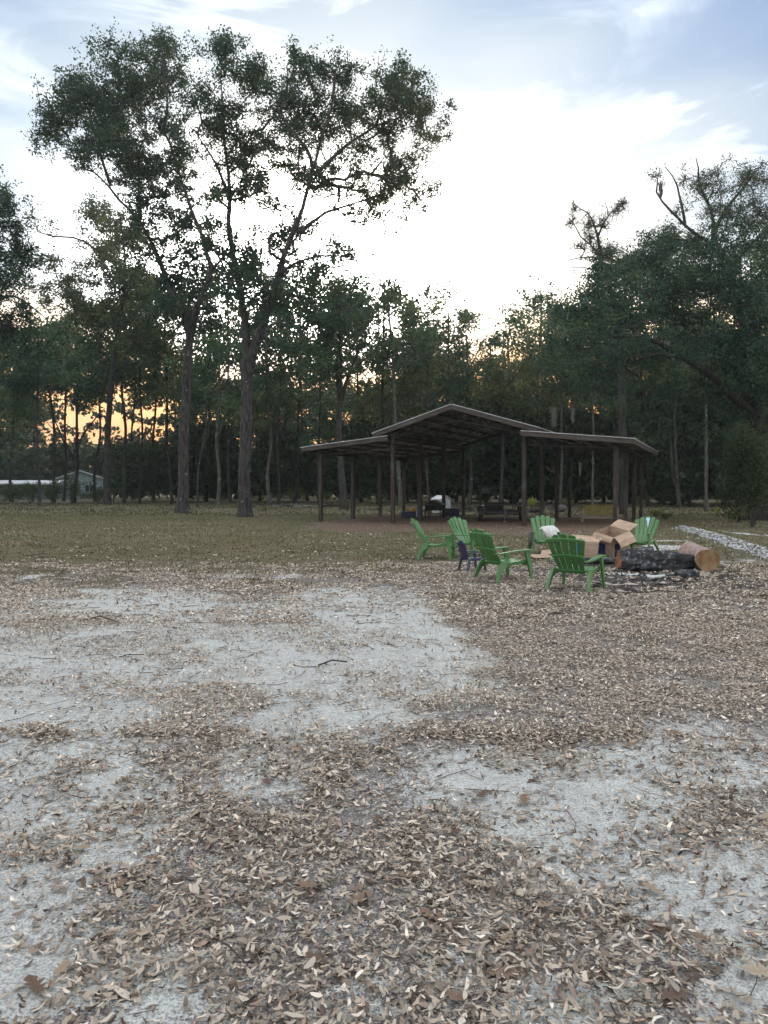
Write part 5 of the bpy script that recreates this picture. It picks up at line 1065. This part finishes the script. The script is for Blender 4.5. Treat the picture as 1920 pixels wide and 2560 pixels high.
# ---------------------------------------------------------------- things under the pavilion
def at_g(name, x_, y_, rz, label, cat, D=None):
    g = G(x_, y_) if D is None else P(x_, HOR, D); g.z = 0; r = empty(name, (g.x, g.y, ground_z(g.x, g.y)), rz); tag(r, label, cat); return r
def tub(x_, y_, w_, d_, h, rz, label):
    r = at_g('plastic_tub', x_, y_, rz, label, 'tub'); a_, b2, t_ = w_ / 2, d_ / 2, .02; k = .93
    m = MB(); o8 = lambda a0, b0, z0, a1, b1, z1: [(-a0, -b0, z0), (a0, -b0, z0), (a0, b0, z0), (-a0, b0, z0), (-a1, -b1, z1), (a1, -b1, z1), (a1, b1, z1), (-a1, b1, z1)]
    v = o8(a_ * k, b2 * k, .01, a_, b2, h) + o8(a_ * k - t_, b2 * k - t_, .03, a_ - t_, b2 - t_, h)
    m.add(v, [(3, 2, 1, 0), (0, 1, 5, 4), (1, 2, 6, 5), (2, 3, 7, 6), (3, 0, 4, 7), (8, 9, 10, 11), (8, 12, 13, 9), (9, 13, 14, 10), (10, 14, 15, 11), (11, 15, 12, 8)]); m.build('tub_body', M['tub'], r)
    m = MB()
    for (c_, dd) in (((0, -b2, h), (w_ + .05, .05, .03)), ((0, b2, h), (w_ + .05, .05, .03)), ((-a_, 0, h), (.05, d_ - .05, .03)), ((a_, 0, h), (.05, d_ - .05, .03))): m.box(c_, dd)
    m.build('rim', M['mesh_grey'], r); return r
tub(1022, 1295, .82, .5, .37, R(-4), 'dark tub with a pale rim and orange toy in it, left under the roof')
tub(1131, 1290, .82, .5, .45, R(-6), 'dark navy tub standing right of the dog house')
r = at_g('orange_toy', 1030, 1294, 0, 'orange plush toy sticking out of the left tub', 'toy'); r.location.z += .28; r.location.y += .05
def ball(m, c_, rad, n1=10, n2=7, sc=(1, 1, 1)):
    V_ = []; fs = []
    for j in range(n2):
        for i in range(n1):
            th = 2 * math.pi * i / n1; ph = math.pi * (j + .001) / (n2 - 1 + .002); V_.append((c_[0] + rad * sc[0] * math.sin(ph) * math.cos(th), c_[1] + rad * sc[1] * math.sin(ph) * math.sin(th), c_[2] + rad * sc[2] * math.cos(ph)))
    fs = [(j * n1 + i, j * n1 + (i + 1) % n1, (j + 1) * n1 + (i + 1) % n1, (j + 1) * n1 + i) for j in range(n2 - 1) for i in range(n1)]; m.add(V_, fs)
m = MB(); ball(m, (0, 0, .1), .13, sc=(1.2, 1, .9)); ball(m, (.16, 0, .14), .07); m.build('toy_body', M['orange'], r, smooth=True)
for q in (-.1, .1):
    m = MB(); ball(m, (q, 0, .23), .05); m.build('ear', M['orange'], r, smooth=True)
r = at_g('pale_bucket', 1046, 1293, 0, 'pale blue bucket between the tub and the dark post', 'bucket'); MB().tube([(0, 0, 0), (0, 0, .38)], [.12, .15], 12).build('bucket_body', M['palebucket'], r); MB().tube([(0, 0, .38), (0, 0, .41)], [.165, .165], 12).build('rim', M['palebucket'], r)
# raised dark dog house / coop
r = at_g('dog_house', 1086, 1296, R(-20), 'dark raised wooden hutch with a small gable roof on legs', 'hutch')
for a_ in (-.42, .42):
    for b2 in (-.35, .35): MB().box((a_, b2, .22), (.05, .05, .44)).build('leg', M['darkwood'], r)
MB().box((0, 0, .46), (1.0, .85, .05)).build('floor_board', M['darkwood'], r)
m = MB(); m.prism([(-.42, .49), (.42, .49), (.42, .78), (0, .96), (-.42, .78)], -.33, .33, lambda u, v, t_: (u, t_, v)); m.build('cabin', M['darkwood'], r)
MB().prism([(-.13, .50), (.13, .50), (.13, .74), (-.13, .74)], -.345, -.335, lambda u, v, t_: (u, t_, v)).build('door', M['rubber'], r)
for sg in (-1, 1): MB().hexa([(0, -.42, .965), (sg * .56, -.42, .735), (sg * .56, .42, .735), (0, .42, .965), (0, -.42, .99), (sg * .56, -.42, .76), (sg * .56, .42, .76), (0, .42, .99)]).build('roof', M['mesh_grey'], r)
for z_ in (.12, .3): MB().bar((-.42, -.35, z_), (.42, -.35, z_), .03).build('stretcher', M['darkwood'], r)
r = at_g('wire_cage', 1060, 1297, R(-12), 'small dark wire cage stand left of the hutch', 'cage')
m = MB()
for a_ in (-.3, .3):
    for b2 in (-.25, .25): m.bar((a_, b2, 0), (a_, b2, .75), .03)
for z_ in (.08, .4, .74):
    for b2 in (-.25, .25): m.bar((-.3, b2, z_), (.3, b2, z_), .025)
    for a_ in (-.3, .3): m.bar((a_, -.25, z_), (a_, .25, z_), .025)
m.build('cage_frame', M['steel'], r); MB().box((0, 0, .42), (.56, .46, .02)).build('shelf', M['darkwood'], r); MB().box((0, 0, .765), (.7, .6, .02)).build('lid', M['mesh_grey'], r)
# white garden shed
r = at_g('white_shed', 1103, 1282, R(35), 'small white plastic storage shed behind the hutch', 'shed')
MB().prism([(-.42, 0), (.42, 0), (.42, .92), (0, 1.14), (-.42, .92)], -.45, .45, lambda u, v, t_: (u, t_, v)).build('wall', M['white'], r)
for sg in (-1, 1): MB().hexa([(0, -.5, 1.145), (sg * .5, -.5, .89), (sg * .5, .5, .89), (0, .5, 1.145), (0, -.5, 1.175), (sg * .5, -.5, .92), (sg * .5, .5, .92), (0, .5, 1.175)]).build('roof', M['shedroof'], r)
for q in (-.2, .2): MB().box((q, -.458, .45), (.36, .012, .8)).build('door', M['white'], r)
# utility trailer
tr = at_g('utility_trailer', 1257, 1303, R(-3), 'black utility trailer with its mesh ramp gate raised, parked under the gable', 'trailer')
zb = .62; wT = 1.75; lT = 3.0
def fbx(name, c_, d_, mat='steel'): return MB().box(c_, d_).build(name, M[mat], tr)
fbx('deck', (0, lT / 2 + .2, .48), (wT, lT, .05), 'darkwood')
for sg in (-1, 1):
    fbx('side_rail', (sg * wT / 2, lT / 2 + .2, .82), (.05, lT, .05)); fbx('frame_rail', (sg * wT / 2, lT / 2 + .2, .44), (.06, lT, .09))
    for k in range(4): fbx('rail_upright', (sg * wT / 2, .25 + k * (lT - .1) / 3, .63), (.04, .04, .33))
    wh = MB(); xw = sg * (wT / 2 + .16); wh.tube([(xw - .1, .95, .33), (xw - .085, .95, .33), (xw + .085, .95, .33), (xw + .1, .95, .33)], [.26, .33, .33, .26], 20); tw = wh.build('wheel', M['rubber'], tr, smooth=True)
    MB().tube([(xw + sg * .085, .95, .33), (xw + sg * .108, .95, .33)], [.17, .15], 14).build('rim', M['palebucket'], tw)
    m = MB()
    for k in range(7):
        a0, a1 = math.pi * k / 7, math.pi * (k + 1) / 7
        m.hexa([(xw - .13, .95 + .42 * math.cos(a0), .33 + .42 * math.sin(a0)), (xw + .13, .95 + .42 * math.cos(a0), .33 + .42 * math.sin(a0)), (xw + .13, .95 + .42 * math.cos(a1), .33 + .42 * math.sin(a1)), (xw - .13, .95 + .42 * math.cos(a1), .33 + .42 * math.sin(a1)),
                (xw - .13, .95 + .435 * math.cos(a0), .33 + .435 * math.sin(a0)), (xw + .13, .95 + .435 * math.cos(a0), .33 + .435 * math.sin(a0)), (xw + .13, .95 + .435 * math.cos(a1), .33 + .435 * math.sin(a1)), (xw - .13, .95 + .435 * math.cos(a1), .33 + .435 * math.sin(a1))])
    m.build('fender', M['steel'], tr)
    MB().box((sg * (wT / 2 + .1), .16, .79), (.12, .03, .05)).build('marker_light', M['white'], tr)
fbx('front_rail', (0, .2, .82), (wT + .5, .05, .06)); fbx('cross_member', (0, .2, .44), (wT, .06, .09)); fbx('axle', (0, .95, .33), (wT, .07, .07))
for sg in (-1, 1): MB().bar((sg * .75, .2, .42), (.0, -1.1, .40), .06, .08).build('tongue_bar', M['steel'], tr)
MB().tube([(.0, -.95, .05), (.0, -.95, .75)], .035, 8).build('jack', M['mesh_grey'], tr); MB().box((0, -1.2, .42), (.1, .25, .09)).build('coupler', M['mesh_grey'], tr); MB().tube([(0, -.95, .0), (0, -.95, .06)], [.1, .1], 10).build('jack_foot', M['mesh_grey'], tr)
yg = lT + .22
for x_ in (-wT / 2, -.35, .35, wT / 2): MB().box((x_, yg, 1.10), (.055, .04, 1.3)).build('gate_bar', M['steel'], tr)
for z_ in (.50, 1.73): MB().box((0, yg + .001, z_), (wT + .05, .045, .05)).build('gate_bar', M['steel'], tr)
MB().box((-.6, yg - .04, 1.52), (.44, .02, .28)).build('gate_plate', M['mesh_grey'], tr)
MB().box((-.35, .9, .72), (.9, .6, .40)).build('load_crate', M['darkwood'], tr)
# yellow glider seen from behind
gl = at_g('porch_glider', 1500, 1306, R(-8), 'old yellow metal two seat glider under the right wing, seen from behind', 'glider bench')
for sg in (-.37, .37): MB().prism([(-.36, .38), (.36, .38), (.345, .80), (-.345, .80)], 0, .02, lambda u, v, t_: (u + sg, -.10 * (v - .38) + t_, v)).build('backrest', M['yellow'], gl, bevel=.01)
MB().box((0, .28, .40), (1.42, .5, .03)).build('seat', M['yellow'], gl)
for sg in (-1, 1):
    MB().bar((sg * .80, .0, .64), (sg * .80, .55, .60), .07, .03).build('armrest', M['cream'], gl)
    MB().tube([(sg * .80, 0, .66), (sg * .80, -.02, .25), (sg * .80, -.06, .03)], .025, 7).build('leg', M['cream'], gl); MB().tube([(sg * .80, .55, .60), (sg * .80, .56, .25), (sg * .80, .60, .03)], .025, 7).build('leg', M['cream'], gl)
    MB().tube([(sg * .80, -.1, .05), (sg * .80, .66, .05)], .025, 7).build('base_rail', M['cream'], gl)
MB().tube([(-.80, 0, .22), (.80, 0, .22)], .03, 7).build('rear_rail', M['cream'], gl)
MB().tube([(-.76, -.04, .83), (.76, -.04, .83)], .022, 7).build('top_rail', M['yellow'], gl)
# fallen logs and brush behind the roof
for (xa, xb, y_, r_, mt, lb) in ((1318, 1352, 1282, .16, 'bark', 'grey fallen log behind the pavilion, just right of the centre post'), (1386, 1410, 1281, .24, 'bark_pale', 'short thick cut log beyond the dark posts of the right wing'), (1142, 1175, 1277, .18, 'bark_dark', 'dark log lying behind the navy tub'), (800, 862, 1268, .10, 'bark_dark', 'dark brush pile log left of the grey oak')):
    A = G(xa, y_); B = G(xb, y_ - 2); A.z = r_; B.z = r_; log('fallen_log', lb, A, B, r_, M[mt], M['bark_pale'], xa % 9, .15, 12)
def brush(label, x0, x1, y_, n_, seed):
    m = MB(); g0 = G((x0 + x1) / 2, y_)
    for k in range(n_):
        a_ = G(random.uniform(x0, x1), y_ + random.uniform(-5, 5)) - g0; an = random.uniform(-.5, .5) + (math.pi if random.random() < .5 else 0); L_ = random.uniform(.5, 2.0); h = random.uniform(.05, .35)
        m.tube([(a_.x, a_.y, h * .3), (a_.x + math.cos(an) * L_ * .5, a_.y + math.sin(an) * L_ * .5, h), (a_.x + math.cos(an) * L_, a_.y + math.sin(an) * L_, h * .6)], [.03, .022, .01], 5)
    o = m.build('brush_pile', M['bark'], None); o.location = g0; tag(o, label, 'brush pile', kind='stuff')
brush('low pile of grey fallen branches on the bare strip right of the big oak', 640, 830, 1264, 40, 1); brush('scattered pale fallen branches between trailer and right wing', 1330, 1440, 1268, 22, 2); brush('brush lying between the tubs and the trailer', 1140, 1200, 1276, 18, 3)

# ---------------------------------------------------------------- house and shed behind the left trees
hs = at_g('white_house', 200, 1240, R(18), 'white house with gable end and pale roof seen between the left tree trunks', 'house', D=118)
MB().prism([(-3.6, 0), (3.6, 0), (3.6, 3.1), (0, 4.4), (-3.6, 3.1)], 0, 9, lambda u, v, t_: (u, t_, v)).build('wall', M['whiteh'], hs)
for sg in (-1, 1): MB().hexa([(0, -.4, 4.45), (sg * 4.2, -.4, 2.95), (sg * 4.2, 9.4, 2.95), (0, 9.4, 4.45), (0, -.4, 4.6), (sg * 4.2, -.4, 3.1), (sg * 4.2, 9.4, 3.1), (0, 9.4, 4.6)]).build('roof', M['shedroof'], hs)
wi = MB().box((1.4, -.05, 1.7), (1.2, .06, 1.1)).build('window', M['rubber'], hs); MB().box((1.4, -.10, 1.7), (.08, .04, 1.1)).build('frame', M['white'], wi)
MB().box((-1.6, -.05, 1.1), (1.0, .06, 2.1)).build('door', M['mesh_grey'], hs)
ls = at_g('long_shed', 40, 1240, R(3), 'long low shed with white roof edge at the far left behind the trunks', 'shed', D=108)
MB().box((0, 3, 1.1), (11, 6, 2.2)).build('wall', M['shedwall'], ls); MB().hexa([(-6, -.8, 2.25), (6, -.8, 2.25), (6, 3.2, 2.75), (-6, 3.2, 2.75), (-6, -.8, 2.4), (6, -.8, 2.4), (6, 3.2, 2.9), (-6, 3.2, 2.9)]).build('roof', M['shedroof'], ls)
for q in (-3, 2): MB().box((q, -.03, 1.3), (1.3, .05, 1.9)).build('door', M['mesh_grey'], ls)
fn = at_g('wire_fence', 70, 1240, 0, 'old wire fence on thin posts in front of the long shed', 'fence', D=88)
for k in range(9): MB().box((-9 + k * 2.4, random.uniform(-.2, .2), .65), (.1, .1, 1.4 + random.uniform(-.1, .2))).build('fence_post', M['bark_dark'], fn)
m = MB()
for z_ in (.4, .8, 1.15): m.bar((-9, 0, z_), (10.2, 0, z_), .02)
m.build('wire', M['steel'], fn)
# ---------------------------------------------------------------- thin evening haze
hz = bpy.data.materials.new('evening_haze'); hz.use_nodes = True; t = hz.node_tree; t.nodes.clear()
pv = N(t, 'ShaderNodeVolumePrincipled', i={'Density': .00042, 'Anisotropy': .6}); pv.inputs['Color'].default_value = (.80, .95, .95, 1)
mo = N(t, 'ShaderNodeOutputMaterial'); t.links.new(pv.outputs[0], mo.inputs['Volume'])
tag(MB().box((0, 4, 17), (660, 660, 36)).build('haze', hz), kind='stuff')
